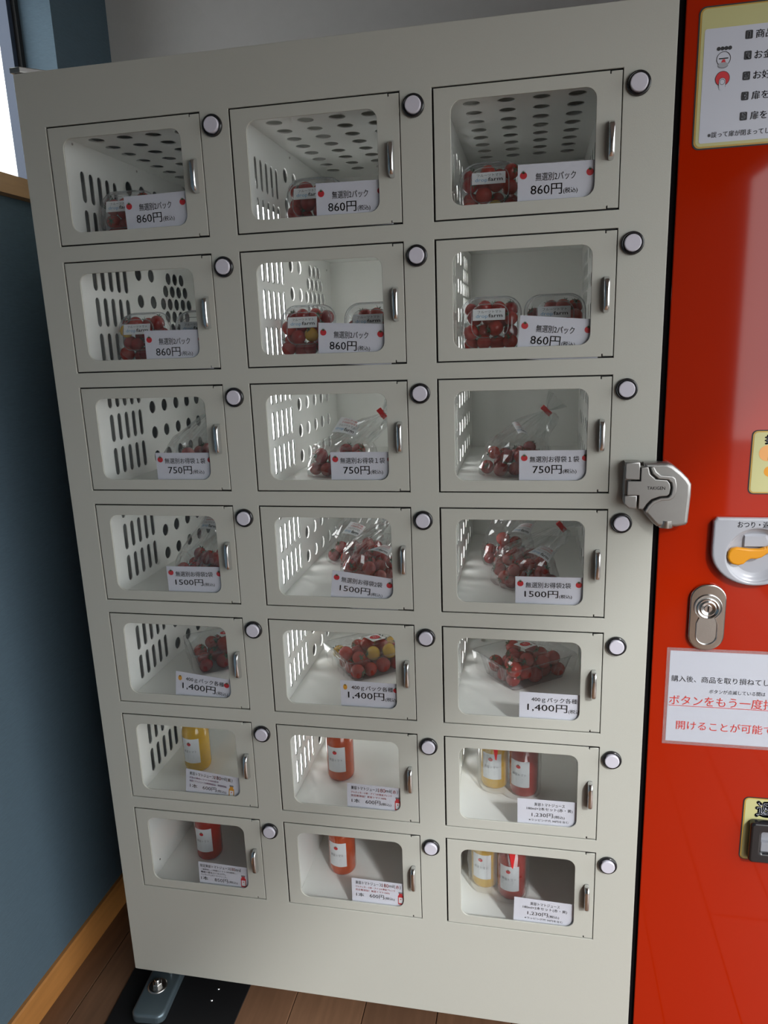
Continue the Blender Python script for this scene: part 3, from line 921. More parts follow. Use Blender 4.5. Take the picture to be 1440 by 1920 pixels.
def card_print(kind, right_icon, left_icon):
    mb = MB()

    def T(s, x0, x1, z1, z0, m=ink, bold=0.007):
        put_text(mb, s, x0 * U, x1 * U, z0 * U, z1 * U, m, y=-0.0003, bold=bold)
    if kind in ('860', '750', '1500', '1400'):
        if kind == '860':
            T('無選別2パック', 0.082, 0.262, -0.040, -0.075); T('860円', 0.060, 0.202, -0.089, -0.136); T('(税込)', 0.208, 0.272, -0.110, -0.137)
        if kind == '750':
            T('無選別お得袋１袋', 0.053, 0.295, -0.030, -0.061); T('750円', 0.068, 0.211, -0.075, -0.120); T('(税込)', 0.216, 0.283, -0.095, -0.121)
        if kind == '1500':
            T('無選別お得袋2袋', 0.054, 0.285, -0.030, -0.061); T('1500円', 0.048, 0.221, -0.076, -0.115); T('(税込)', 0.226, 0.291, -0.096, -0.119)
        if kind == '1400':
            T('400ｇパック各種', 0.065, 0.308, -0.024, -0.058); T('1,400円', 0.044, 0.256, -0.064, -0.112); T('(税込)', 0.262, 0.335, -0.088, -0.115)
        zi = -0.048 if kind == '860' else -0.038
        if left_icon:
            if kind == '1400':
                tomato_icon(mb, 0.028 * U, -0.040 * U, 0.012 * U, -0.0003, picorange, 1.45)
            else:
                tomato_icon(mb, 0.026 * U, zi * U, 0.0165 * U, -0.0003, tall=0.95)
        if right_icon:
            tomato_icon(mb, 0.325 * U, (zi - 0.002) * U, 0.0165 * U, -0.0003, tall=0.95)
    elif kind in ('600r', '600y', '850'):
        def bottle(xc, jm):
            flat(mb, rrect((xc - 0.017) * U, (xc + 0.017) * U, -0.148 * U, -0.083 * U, 0.005 * U, 3), jm, -0.0003)
            flat(mb, rrect((xc - 0.011) * U, (xc + 0.011) * U, -0.083 * U, -0.070 * U, 0.001 * U, 2), jm, -0.0003)
            flat(mb, rrect((xc - 0.013) * U, (xc + 0.013) * U, -0.070 * U, -0.060 * U, 0.002 * U, 2), inkgrey, -0.0004)
            flat(mb, rrect((xc - 0.012) * U, (xc + 0.012) * U, -0.138 * U, -0.098 * U, 0.001 * U, 2), labelw, -0.0004)
            flat(mb, circ(xc * U, -0.110 * U, 0.004 * U, 10), picred, -0.0005)
        if kind == '850':
            T('限定美容トマトジュース', 0.012, 0.215, -0.014, -0.037); T('180', 0.218, 0.252, -0.014, -0.037, inkred); T('ml', 0.255, 0.288, -0.014, -0.037)
            T('一番美味しい時期のトマト100%使用し、', 0.014, 0.262, -0.046, -0.059)
            T('糖度11度以上', 0.014, 0.110, -0.065, -0.079, ink, 0.02); T('に仕上げた。', 0.114, 0.185, -0.065, -0.079)
            T('ワンランク上のトマトジュース。', 0.014, 0.190, -0.085, -0.098)
            T('1本', 0.012, 0.060, -0.106, -0.132); T('850円', 0.105, 0.195, -0.107, -0.135); T('(税込)', 0.200, 0.262, -0.115, -0.135)
            bottle(0.302, picred)
        else:
            T('美容トマトジュース', 0.025, 0.188, -0.014, -0.039); T('180', 0.191, 0.232, -0.014, -0.039, inkred); T('ml(', 0.235, 0.272, -0.013, -0.042)
            if kind == '600r':
                T('赤', 0.275, 0.297, -0.015, -0.040, inkred); T(')', 0.301, 0.307, -0.013, -0.042)
                T('フルティカ・小鈴・アイコの黄金ブレンド', 0.024, 0.272, -0.049, -0.063, inkred)
                T('完全無添加！美容トマト100%', 0.024, 0.238, -0.071, -0.086, inkred)
                bottle(0.306, picred)
            else:
                T('黄', 0.275, 0.297, -0.015, -0.040, inkorg); T(')', 0.301, 0.307, -0.013, -0.042)
                T('完熟の黄色いアイコ100%使用', 0.024, 0.215, -0.049, -0.063, inkmag)
                T('美容トマトジュースは無添加商品、食塩無添加。', 0.024, 0.272, -0.071, -0.086, inkmag)
                bottle(0.302, picorange)
            T('1本', 0.027, 0.077, -0.100, -0.127); T('600円', 0.112, 0.202, -0.098, -0.127); T('(税込)', 0.206, 0.268, -0.108, -0.129)
    else:
        T('美容トマトジュース', 0.094, 0.262, -0.019, -0.041); T('180ml×2本セット(赤・黄)', 0.052, 0.305, -0.048, -0.071)
        T('1,230円', 0.080, 0.197, -0.084, -0.112); T('(税込)', 0.202, 0.262, -0.094, -0.115)
        T('※ラッピング代 30円を含む', 0.064, 0.284, -0.124, -0.139)
    return mb.mesh('card_print')


card_me = curve_mesh('price_card', [[(0, -CH * U), (CW * U, -CH * U), (CW * U, 0), (0, 0)]], 0.0005, paper, off=0.0003)
KIND = [['860'] * 3, ['860'] * 3, ['750'] * 3, ['1500'] * 3, ['1400'] * 3, ['600y', '600r', '1230'], ['850', '600r', '1230']]
POS = [[(.386, -.359, 1.0), (.419, -.368, -.8), (.395, -.358, -.5)], [(.420, -.370, -.7), (.395, -.365, -3.2), (.411, -.369, -5.4)],
       [(.409, -.370, 0), (.421, -.371, 0), (.409, -.368, .3)], [(.400, -.370, .5), (.399, -.366, -7.0), (.394, -.373, .4)],
       [(.389, -.366, -6.5), (.409, -.364, -.9), (.420, -.371, -.3)], [(.385, -.361, -6.0), (.416, -.365, -1.5), (.413, -.368, .4)],
       [(.399, -.367, -1.3), (.413, -.360, -.9), (.399, -.365, -1.7)]]
YEN = {'860': 'price card reading 860 yen', '750': 'price card reading 750 yen', '1500': 'price card reading 1500 yen', '1400': 'price card reading 1,400 yen',
       '600y': 'juice price card with magenta lines reading 600 yen', '600r': 'juice price card with red lines reading 600 yen', '850': 'juice price card reading 850 yen',
       '1230': 'two bottle juice set card reading 1,230 yen'}
PRINTS = {}
for r in range(7):
    for c in range(3):
        k = KIND[r][c]
        x, z, ang = POS[r][c]
        o = link('price_card', card_me, None, loc=cell(c, r, x, 0, z) + Vector((0, 0.0048, 0)), rot=(0, R_(-ang), 0))
        tag(o, 'white %s, %s door, %s' % (YEN[k], COLN[c], ROWN[r]), 'price card', 'price cards in the locker windows')
        li = not (r == 4 and c == 2)
        key = (k, li)
        if key not in PRINTS:
            PRINTS[key] = card_print(k, li, li)
        link('card_print', PRINTS[key], o)


# ------------------------------------------------------------------ tomatoes
def tomato_mesh(name, m, seed, lobes=0.02):
    rn = random.Random(seed)
    mb = MB()
    nu, nv = 20, 12
    vs = [(0, 0, -1)]
    ph = rn.random() * 6
    for j in range(1, nv):
        t = -pi / 2 + pi * j / nv
        for i in range(nu):
            a = 2 * pi * i / nu
            r = cos(t) * (1 + lobes * cos(5 * a + ph) * max(0, sin(t)))
            zz_ = sin(t)
            d = max(0, 1 - r / 0.35)
            if zz_ > 0:
                zz_ -= 0.16 * d * d
            vs.append((r * cos(a), r * sin(a), zz_))
    vs.append((0, 0, 0.84))
    fs = [(0, 1 + (i + 1) % nu, 1 + i) for i in range(nu)]
    for j in range(nv - 2):
        for i in range(nu):
            i2 = (i + 1) % nu
            fs.append((1 + j * nu + i, 1 + j * nu + i2, 1 + (j + 1) * nu + i2, 1 + (j + 1) * nu + i))
    k = 1 + (nv - 2) * nu
    fs += [(k + i, k + (i + 1) % nu, len(vs) - 1) for i in range(nu)]
    mb.add(vs, fs, m, True)
    return mb.mesh(name)


def calyx_mesh(seed):
    rn = random.Random(seed)
    mb = MB()
    for k in range(6):
        a = 2 * pi * k / 6 + rn.uniform(-0.25, 0.25)
        ln = rn.uniform(0.5, 0.72)
        up = rn.uniform(0.0, 0.30)
        d = Vector((cos(a), sin(a), 0)); s = Vector((-sin(a), cos(a), 0))
        p0 = Vector((0, 0, 0.88))
        p1 = d * ln * 0.5 + Vector((0, 0, 1.0))
        p2 = d * ln + Vector((0, 0, 0.92 + up))
        vs = [p0 - s * 0.05, p0 + s * 0.05, p1 + s * 0.085, p1 - s * 0.085, p2]
        mb.add(vs, [(0, 3, 2, 1), (3, 4, 2)], calyx_m)
        mb.add([v + Vector((0, 0, 0.02)) for v in vs], [(0, 1, 2, 3), (3, 2, 4)], calyx_m)
    mb.lathe([(0.05, 0.85), (0.04, 1.1), (0.055, 1.28)], calyx_m, n=6)
    return mb.mesh('calyx')


TM = [tomato_mesh('cherry_tomato', tred, s, l) for s, l in ((1, 0.01), (2, 0.03), (3, 0.02))]
TY = tomato_mesh('cherry_tomato', tyel, 5, 0.02)
CAL = [calyx_mesh(s) for s in range(3)]


def settle(n, rad, inside, seed, grav=Vector((0, 0, -1)), its=140, spread=None):
    """pack n spheres; inside(p, r) pushes a point back into the container"""
    rn = random.Random(seed)
    P = [spread(rn) for _ in range(n)]
    rs = [rad * rn.uniform(0.90, 1.06) for _ in range(n)]
    for it in range(its):
        g = 0.0012 * (1 - it / its)
        for i in range(n):
            P[i] = P[i] + grav * g
        for k in range(2):
            for i in range(n):
                for j in range(i):
                    d = P[i] - P[j]
                    l = d.length or 1e-6
                    q = rs[i] + rs[j] - l
                    if q > 0:
                        d *= q * 0.5 / l
                        P[i] = P[i] + d
                        P[j] = P[j] - d
            for i in range(n):
                P[i] = inside(P[i], rs[i])
    return P, rs


def add_tomatoes(P, rs, mw, seed, where, group, yellow=(), ycount=0):
    """where: description of the pack; one top-level object per fruit, calyx its part"""
    rn = random.Random(seed)
    for i, (p, r) in enumerate(zip(P, rs)):
        y = i in yellow
        me = TY if y else TM[rn.randrange(3)]
        o = link('cherry_tomato', me)
        o.location = mw @ p
        s = r
        o.scale = (s, s, s * rn.uniform(0.94, 1.08))
        dirv = Vector((rn.uniform(-1, 1), rn.uniform(-1.0, 0.8), rn.uniform(-0.2, 1.2)))
        o.rotation_euler = dirv.to_track_quat('Z', 'X').to_euler()
        if y:
            tag(o, 'yellow cherry tomato ' + where, 'tomato', group + ', yellow')
        else:
            tag(o, 'red cherry tomato ' + where, 'tomato', group)
        link('calyx', CAL[rn.randrange(3)], o)


# ------------------------------------------------------------------ punnets standing on edge
PWD, PHT = 0.1035, 0.099


def ring(inset, y, rad, n=5, wob=0.0):
    pts = rrect(-PWD / 2 + inset, PWD / 2 - inset, inset, PHT - inset, rad, n)
    out = []
    for k, (x, z) in enumerate(pts):
        out.append((x, y, z))
    return out


def loft(mb, rings, m, smooth=True, cap0=True, cap1=True):
    n = len(rings[0])
    vs = [p for r_ in rings for p in r_]
    fs = []
    for j in range(len(rings) - 1):
        for i in range(n):
            i2 = (i + 1) % n
            fs.append((j * n + i, j * n + i2, (j + 1) * n + i2, (j + 1) * n + i))
    mb.add(vs, fs, m, smooth)
    if cap0:
        mb.add(rings[0], [tuple(reversed(range(n)))], m)
    if cap1:
        mb.add(rings[-1], [tuple(range(n))], m)


mb = MB()
loft(mb, [ring(0.0235, -0.0300, 0.016), ring(0.0215, -0.0288, 0.018), ring(0.0205, -0.0262, 0.019), ring(0.0125, -0.0256, 0.022), ring(0.0095, -0.0240, 0.024), ring(0.0062, -0.012, 0.025), ring(0.0050, -0.0020, 0.026),
          ring(0.0008, -0.0016, 0.027), ring(0.0, 0.0, 0.028)], clam_m, cap1=False)
lid_me = mb.mesh('lid')


def hoop(mb, pts, r, m):
    """thin round bead following a closed line in the x-z plane"""
    n = len(pts)
    vs = []
    for i, (x, y, z) in enumerate(pts):
        a, b = Vector(pts[i - 1]), Vector(pts[(i + 1) % n])
        t = (b - a).normalized()
        u = t.cross(Vector((0, 1, 0))).normalized()
        for k in range(6):
            q = 2 * pi * k / 6
            p = Vector((x, y, z)) + u * (r * cos(q)) + Vector((0, 1, 0)) * (r * sin(q))
            vs.append(tuple(p))
    fs = [(i * 6 + k, i * 6 + (k + 1) % 6, ((i + 1) % n) * 6 + (k + 1) % 6, ((i + 1) % n) * 6 + k) for i in range(n) for k in range(6)]
    mb.add(vs, fs, m, True)


mb = MB()
hoop(mb, ring(0.0012, -0.0008, 0.027, 8), 0.0011, rim_m)
hoop(mb, ring(0.0066, -0.013, 0.025, 8), 0.0006, rim_m)
hoop(mb, ring(0.0215, -0.0285, 0.018, 8), 0.0007, rim_m)
rim_me = mb.mesh('rim')


def ribring(inset, y, rad, n=96, amp=0.0):
    base = rrect(-PWD / 2 + inset, PWD / 2 - inset, inset, PHT - inset, rad, 5)
    # resample evenly so that ribs can be pressed in
    L_, acc = [], 0
    for a_, b_ in zip(base, base[1:] + base[:1]):
        L_.append((acc, a_, b_)); acc += math.dist(a_, b_)
    out = []
    for k in range(n):
        s = acc * k / n
        for q, (s0, a_, b_) in enumerate(L_):
            l_ = math.dist(a_, b_)
            if s0 <= s <= s0 + l_ + 1e-9 and l_ > 0:
                t = (s - s0) / l_
                x, z = a_[0] + (b_[0] - a_[0]) * t, a_[1] + (b_[1] - a_[1]) * t
                break
        f = 1 - amp * (1 if (k // 2) % 2 else 0)
        out.append((x * f, y, PHT / 2 + (z - PHT / 2) * f))
    return out


mb = MB()
loft(mb, [ribring(0.0, 0.0004, 0.028), ribring(0.004, 0.001, 0.026), ribring(0.006, 0.006, 0.025, amp=0.03), ribring(0.013, 0.034, 0.022, amp=0.03), ribring(0.018, 0.0365, 0.02)], clam_m, cap0=False)
tray_me = mb.mesh('tray')
mb = MB()
lx0, lx1, lz0, lz1 = -0.0285, 0.0250, 0.0500, 0.0690
flat(mb, [(lx0, lz0), (lx1, lz0), (lx1, lz1), (lx0, lz1)], labelw, -0.0306)
put_text(mb, 'フルーツトマト', -0.0205, 0.0190, 0.0620, 0.0663, ink, y=-0.0308)
put_text(mb, 'drop', -0.0235, -0.0035, 0.0525, 0.0600, inkblue, y=-0.0308)
put_text(mb, 'farm', -0.0025, 0.0205, 0.0545, 0.0605, ink, y=-0.0308, bold=0.03)
plabel_me = mb.mesh('brand_label')


def punnet(c, r, xc, yc, seed, side, ang=0.0, yel=(), n=16):
    where_s = '%s compartment of the %s' % (COLN[c], ROWN[r])
    base = cell(c, r, xc, yc, -0.58) + Vector((0, 0, 0.0072))
    tilt = -14
    o = root('tomato_punnet', 'clear punnet of cherry tomatoes standing %s, %s door, %s' % (side, COLN[c], ROWN[r]), 'punnet', base, 'clear punnets of cherry tomatoes', rot=(R_(tilt), 0, R_(ang)))
    link('lid', lid_me, o)
    link('tray', tray_me, o)
    link('rim', rim_me, o, label='punnet rim beads made hazy to stand in for edge glints')
    link('brand_label', plabel_me, o, label='small white brand label on the lid')
    mw = Matrix.Translation(base) @ (Matrix.Rotation(R_(ang), 4, 'Z') @ Matrix.Rotation(R_(tilt), 4, 'X'))

    def inside(p, rr):
        x = min(max(p.x, -PWD / 2 + 0.006 + rr), PWD / 2 - 0.006 - rr)
        z = min(max(p.z, 0.006 + rr), PHT - 0.010 - rr)
        y = min(max(p.y, -0.023 + rr), 0.016 - rr)
        # rounded bottom corners
        return Vector((x, y, z))
    P, rs = settle(n, 0.0129, inside, seed, spread=lambda rn: Vector((rn.uniform(-.04, .04), rn.uniform(-.01, .01), rn.uniform(.01, .13))))
    add_tomatoes(P, rs, mw, seed, 'in the punnet %s, %s door, %s' % (side, COLN[c], ROWN[r]), 'tomatoes in the punnet %s, %s' % (side, where_s), yellow=yel)
    return o


punnet(0, 0, 0.225, 0.31, 11, 'alone', 0, n=15)
punnet(1, 0, 0.300, 0.36, 12, 'alone', 0, n=15)
punnet(2, 0, 0.250, 0.33, 13, 'alone', 0, yel=(5,))
punnet(0, 1, 0.235, 0.33, 21, 'on the left', 0, yel=(12,))
punnet(0, 1, 0.59, 0.33, 22, 'on the right', 0, n=13)
punnet(1, 1, 0.235, 0.32, 23, 'on the left', 0, yel=(3,))
punnet(1, 1, 0.60, 0.33, 24, 'on the right', 0, n=14)
punnet(2, 1, 0.250, 0.32, 25, 'on the left', 0)
punnet(2, 1, 0.582, 0.35, 26, 'on the right', 0, n=15)


# ------------------------------------------------------------------ bags of tomatoes
def bag_label(parent, pts, inv):
    """small curved double label stuck to the film; pts tl, tr, br, bl in world"""
    mb = MB()
    P = [inv @ p for p in pts]
    nrm = (P[1] - P[0]).cross(P[3] - P[0]).normalized()
    if nrm.y > 0:
        nrm = -nrm

    def f(u, v, off=0.0):
        t = P[0].lerp(P[1], u); b = P[3].lerp(P[2], u)
        return b.lerp(t, v) + nrm * (0.004 * (1 - (2 * u - 1) ** 2) + off)
    N_ = 6
    vs = [f(i / N_, j / 2) for j in range(3) for i in range(N_ + 1)]
    fs = [(j * 7 + i, j * 7 + i + 1, (j + 1) * 7 + i + 1, (j + 1) * 7 + i) for j in range(2) for i in range(N_)]
    mb.add(vs, fs, labelw)
    fn = lambda a, b: f(a, b, 0.0006)
    put_text(mb, 'drop', 0.08, 0.45, 0.10, 0.34, inkblue, fn=fn)
    put_text(mb, 'farm', 0.48, 0.90, 0.12, 0.34, ink, fn=fn, bold=0.02)
    put_text(mb, 'フルーツトマト', 0.12, 0.88, 0.42, 0.54, ink, fn=fn)
    put_text(mb, '100円引', 0.22, 0.88, 0.62, 0.74, inkred, fn=fn)
    put_text(mb, 'パック1個', 0.20, 0.86, 0.80, 0.93, inkred, fn=fn)
    link('brand_label', mb.mesh('brand_label'), parent, label='small white label with red and blue print')


def bag(c, r, cx, cy, ax, ay, tie, seed, side, label_pts=None, n=16, hgt=0.19):
    where_s = '%s compartment of the %s' % (COLN[c], ROWN[r])
    base = cell(c, r, cx, cy, -0.58)
    o = root('tomato_bag', 'clear film bag of cherry tomatoes %s, %s door, %s' % (side, COLN[c], ROWN[r]), 'bag', base, 'film bags of cherry tomatoes')
    T_ = cell(c, r, *tie) - base
    A, B = ax * U, ay * U

    def inside(p, rr):
        e = ((p.x / (A - rr)) ** 2 + (p.y / (B - rr)) ** 2) ** 0.5
        q = Vector(p)
        if e > 1:
            q.x /= e; q.y /= e
        q.z = max(q.z, rr + 0.001)
        return q
    P, rs = settle(n, 0.0130, inside, seed, spread=lambda rn: Vector((rn.uniform(-.5, .6) * A, rn.uniform(-.5, .5) * B, rn.uniform(.01, .12))))
    add_tomatoes(P, rs, Matrix.Translation(base), seed, 'in the bag %s, %s door, %s' % (side, COLN[c], ROWN[r]), 'tomatoes in the bag %s, %s' % (side, where_s))
    # the film: rings from the floor to the tie, draped over the fruit, then a flaring tail
    top = max(p.z + q for p, q in zip(P, rs))
    mb = MB()
    NS = 40
    hs = [0.0, 0.05, 0.22, 0.45, 0.70, 0.92, 1.10]
    rings = []
    rn = random.Random(seed * 3)
    off = Vector((rn.uniform(0, 50), rn.uniform(0, 50), 0))

    def support(zlo, a):
        """how far the fruit reach in direction a above height zlo"""
        d = Vector((cos(a), sin(a), 0))
        best = 0.012
        for p, q in zip(P, rs):
            if p.z + q > zlo:
                h = max(0.0, zlo - p.z)
                best = max(best, p.x * d.x + p.y * d.y + (max(q * q - h * h, 0)) ** 0.5)
        return best
    for h in hs:
        z = top * min(h, 1.0)
        rg = []
        for i in range(NS):
            a = 2 * pi * i / NS
            s = (support(min(z * 0.98, top * 0.40), a) + 0.003) * (1 - 0.30 * max(0.0, h - 0.45))
            if h == 0:
                s *= 0.86
            nz = noise.noise(Vector((cos(a) * 3.2, sin(a) * 3.2, h * 3)) + off)
            nz2 = noise.noise(Vector((cos(a) * 9, sin(a) * 9, h * 6)) + off)
            s = s * (1 + 0.05 * nz) + 0.0045 * nz2
            rg.append(Vector((cos(a) * s, sin(a) * s, max(0.0006, z + (0.006 * nz if h > 0.1 else 0) + (0.004 if h > 1 else 0)))))
        rings.append(rg)
    last = rings[-1]
    cen = sum(last, Vector()) / NS
    for t in (0.22, 0.45, 0.68, 0.86, 1.0):
        rg = []
        cc = cen.lerp(T_, t ** 0.9)
        for i in range(NS):
            a = 2 * pi * i / NS
            q = last[i] - cen
            k = (1 - t) ** 0.48
            crease = 1 + 0.28 * t * sin(9 * a + seed) + 0.35 * noise.noise(Vector((cos(a) * 5, sin(a) * 5, t * 4)) + off)
            v = q * k * crease
            if v.length < 0.003:
                v = Vector((cos(a), sin(a), 0.1)) * 0.003
            rg.append(cc + v)
        rings.append(rg)
    tdir = (T_ - cen).normalized()
    side_ = tdir.cross(Vector((0, 1, 0.2))).normalized()
    oth = tdir.cross(side_).normalized()
    for t, wd in ((0.008, 0.007), (0.018, 0.013), (0.030, 0.019)):
        rg = []
        for i in range(NS):
            a = 2 * pi * i / NS
            rr_ = wd * (1 + 0.3 * sin(7 * a + seed))
            rg.append(T_ + tdir * t + side_ * cos(a) * rr_ + oth * sin(a) * rr_ * 0.35)
        rings.append(rg)
    loft(mb, rings, film_m, smooth=False, cap0=False, cap1=False)
    link('film', mb.mesh('film'), o)
    # red tape at the neck
    mb = MB()
    wv = 0.011
    q0 = T_ - oth * 0.0035
    hh = tdir * 0.0042
    prev = []
    for i in range(7):
        u = -1 + 2 * i / 6
        p = T_ + side_ * (u * wv) + Vector((0, -0.0042, 0.0006 * sin(u * 6)))
        prev += [p - hh, p + hh]
    for i in range(7):
        u = 1 - 2 * i / 6
        p = T_ + side_ * (u * wv) + Vector((0, 0.0042, 0.0006 * sin(u * 6)))
        prev += [p - hh, p + hh]
    K = len(prev) // 2
    mb.add(prev, [(2 * i, 2 * ((i + 1) % K), 2 * ((i + 1) % K) + 1, 2 * i + 1) for i in range(K)], redtape)
    link('red_tape', mb.mesh('red_tape'), o, label='red tape closing the bag neck')
    if label_pts:
        yv, corners = label_pts
        ys = yv if isinstance(yv, (tuple, list)) else (yv, yv, yv, yv)
        bag_label(o, [at(x, y, (k - 0.09) * U) for (x, y), k in zip(corners, ys)], Matrix.Translation(-base))
    return o


bag(0, 2, 0.40, 0.51, 0.235, 0.135, (0.56, 0.54, -0.19), 31, 'standing', n=18)
bag(1, 2, 0.355, 0.51, 0.235, 0.135, (0.60, 0.55, -0.225), 32, 'standing', ((.60, .60, .50, .50), ((640, 782), (677, 793), (664, 818), (622, 810))), n=20)
bag(2, 2, 0.385, 0.51, 0.235, 0.135, (0.549, 0.54, -0.222), 33, 'standing', ((.60, .58, .47, .49), ((960, 793), (975, 795), (992, 817), (972, 813))), n=20)
bag(0, 3, 0.42, 0.53, 0.24, 0.14, (0.62, 0.55, -0.08), 41, 'leaning', ((.55, .55, .47, .47), ((385, 968), (412, 970), (408, 995), (375, 992))), n=20)
bag(1, 3, 0.33, 0.90, 0.23, 0.135, (0.50, 0.92, -0.08), 42, 'at the back', ((.84, .84, .76, .76), ((658, 978), (686, 988), (672, 1007), (640, 1000))), n=17)
bag(1, 3, 0.49, 0.52, 0.235, 0.135, (0.64, 0.52, -0.20), 43, 'at the front', ((.46, .46, .36, .36), ((712, 1024), (736, 1027), (728, 1043), (688, 1032))), n=17)
bag(2, 3, 0.34, 0.92, 0.23, 0.135, (0.48, 0.94, -0.06), 44, 'at the back', ((.86, .86, .78, .78), ((976, 983), (1002, 984), (992, 1005), (958, 998))), n=17)
bag(2, 3, 0.45, 0.50, 0.235, 0.135, (0.645, 0.54, -0.235), 45, 'at the front', ((.50, .50, .38, .38), ((1014, 1023), (1040, 1035), (1028, 1056), (990, 1036))), n=18)

# ------------------------------------------------------------------ 400 g trays
TLX, TLY, TH = 0.078, 0.062, 0.050


def tray_ring(fx, fy, z, n=120, amp=0.0, rad=0.012):
    base = rrect(-TLX * fx, TLX * fx, -TLY * fy, TLY * fy, rad, 5)
    segs, acc = [], 0
    for a_, b_ in zip(base, base[1:] + base[:1]):
        l_ = math.dist(a_, b_)
        if l_ > 1e-9:
            segs.append((acc, l_, a_, b_)); acc += l_
    out = []
    for k in range(n):
        s = acc * k / n
        for s0, l_, a_, b_ in segs:
            if s0 <= s <= s0 + l_ + 1e-9:
                t = (s - s0) / l_
                x, y = a_[0] + (b_[0] - a_[0]) * t, a_[1] + (b_[1] - a_[1]) * t
                break
        f = 1 - amp * ((k // 2) % 2)
        out.append((x * f, y * f, z))
    return out


mb = MB()
loft(mb, [tray_ring(0.76, 0.76, 0.0008), tray_ring(0.82, 0.82, 0.002, amp=0.02), tray_ring(0.85, 0.85, 0.012, amp=0.035), tray_ring(0.97, 0.97, TH - 0.005, amp=0.035), tray_ring(1.0, 1.0, TH),
          tray_ring(1.08, 1.10, TH + 0.0005, rad=0.016), tray_ring(1.09, 1.11, TH - 0.002, rad=0.016)], clam_m, cap1=False)
t400_me = mb.mesh('tray')


def tray400(c, r, xc, yc, ang, seed, side, lab_at, yel=(), n=18):
    where_s = '%s compartment of the %s' % (COLN[c], ROWN[r])
    base = cell(c, r, xc, yc, -0.58)
    o = root('tomato_tray', 'ribbed clear tray of %scherry tomatoes under film, %s door, %s' % ('red and yellow ' if yel else 'red ', COLN[c], ROWN[r]), 'tray', base, 'ribbed trays of cherry tomatoes', rot=(0, 0, R_(ang)))
    link('tray', t400_me, o)
    mw = Matrix.Translation(base) @ Matrix.Rotation(R_(ang), 4, 'Z')

    def inside(p, rr):
        k = 0.80 + 0.17 * min(max(p.z / TH, 0), 1)
        ax_, ay_ = TLX * k - rr, TLY * k - rr
        if p.z > TH:
            ax_ += 0.004; ay_ += 0.004
        return Vector((min(max(p.x, -ax_), ax_), min(max(p.y, -ay_), ay_), max(p.z, rr + 0.002)))
    P, rs = settle(n, 0.0150, inside, seed, spread=lambda rn: Vector((rn.uniform(-.06, .06), rn.uniform(-.045, .045), rn.uniform(.01, .09))))
    order = sorted(range(n), key=lambda i: -P[i].z)
    yl = tuple(order[k] for k in yel)
    add_tomatoes(P, rs, mw, seed, 'in the ribbed tray, %s door, %s' % (COLN[c], ROWN[r]), 'tomatoes in the tray, %s' % where_s, yellow=yl)
    # film over the top
    mb = MB()
    NX, NY = 18, 14
    vs = []
    top = max(p.z + q for p, q in zip(P, rs)) + 0.002
    for j in range(NY + 1):
        for i in range(NX + 1):
            u, v = -1 + 2 * i / NX, -1 + 2 * j / NY
            x, y = u * TLX * 1.07, v * TLY * 1.08
            e = max(abs(u), abs(v))
            zt = TH + 0.001
            for p, q in zip(P, rs):
                d2 = (p.x - x) ** 2 + (p.y - y) ** 2
                if d2 < (q * 1.25) ** 2:
                    zt = max(zt, p.z + (max((q * 1.25) ** 2 - d2, 0)) ** 0.5 * 0.9)
            zt = zt + 0.002 * noise.noise(Vector((x * 60, y * 60, seed)))
            z = TH + 0.001 + (zt - TH) * min(1, (1 - e) * 5)
            vs.append((x, y, max(z, TH + 0.0008)))
    # relax upwards like stretched film
    for _ in range(3):
        new = list(vs)
        for j in range(1, NY):
            for i in range(1, NX):
                k = j * (NX + 1) + i
                av = (vs[k - 1][2] + vs[k + 1][2] + vs[k - NX - 1][2] + vs[k + NX + 1][2]) / 4
                new[k] = (vs[k][0], vs[k][1], max(vs[k][2], av))
        vs = new
    fs = [(j * (NX + 1) + i, j * (NX + 1) + i + 1, (j + 1) * (NX + 1) + i + 1, (j + 1) * (NX + 1) + i) for j in range(NY) for i in range(NX)]
    mb.add(vs, fs, wrap_m, False)
    # pleated film ears on the short ends
    for sx in (-1, 1):
        prev = []
        for k in range(9):
            v = -1 + 2 * k / 8
            prev += [(sx * TLX * 1.07, v * TLY * 1.05, TH - 0.001), (sx * (TLX * 1.02 + 0.004 * (k % 2)), v * TLY * 0.9, 0.010 + 0.004 * (k % 2))]
        mb.add(prev, [(2 * k, 2 * k + 2, 2 * k + 3, 2 * k + 1) for k in range(8)], wrap_m, False)
    link('film', mb.mesh('film'), o)
    # square label lying on the film
    lp, lang = lab_at
    mb = MB()
    h = 0.0165
    zl = top + 0.0015

    def lf(a, b):
        x = lp[0] + a * cos(lang) - b * sin(lang)
        y = lp[1] + a * sin(lang) + b * cos(lang)
        return (x, y, zl - 2.2 * ((x - 0) ** 2 + y ** 2) + 0.0)
    mb.add([lf(i * h / 2, j * h / 2) for j in range(-2, 3) for i in range(-2, 3)], [(j * 5 + i, j * 5 + i + 1, j * 5 + i + 6, j * 5 + i + 5) for j in range(4) for i in range(4)], labelw)
    up = lambda d: (lambda a, b: tuple(Vector(lf(a, b)) + Vector((0, 0, d))))
    flat(mb, circ(0, 0, 0.0115, 24, 1, 0.85), picred, 0, fn=up(0.0005))
    flat(mb, circ(0.006, -0.0105, 0.003, 12, 1, 0.7), picgreen, 0, fn=up(0.0007))
    for k in range(5):
        a = R_(50 + 25 * k)
        flat(mb, [(0.004 * cos(a) - 0.001, 0.006), (0.004 * cos(a) + 0.001, 0.006), (0.009 * cos(a), 0.006 + 0.006 * sin(a))], picgreen, 0, fn=up(0.0008))
    put_text(mb, '美容', -0.004, 0.004, 0.0005, 0.005, labelw, fn=up(0.0008))
    put_text(mb, 'トマト', -0.006, 0.006, -0.0055, -0.001, labelw, fn=up(0.0008))
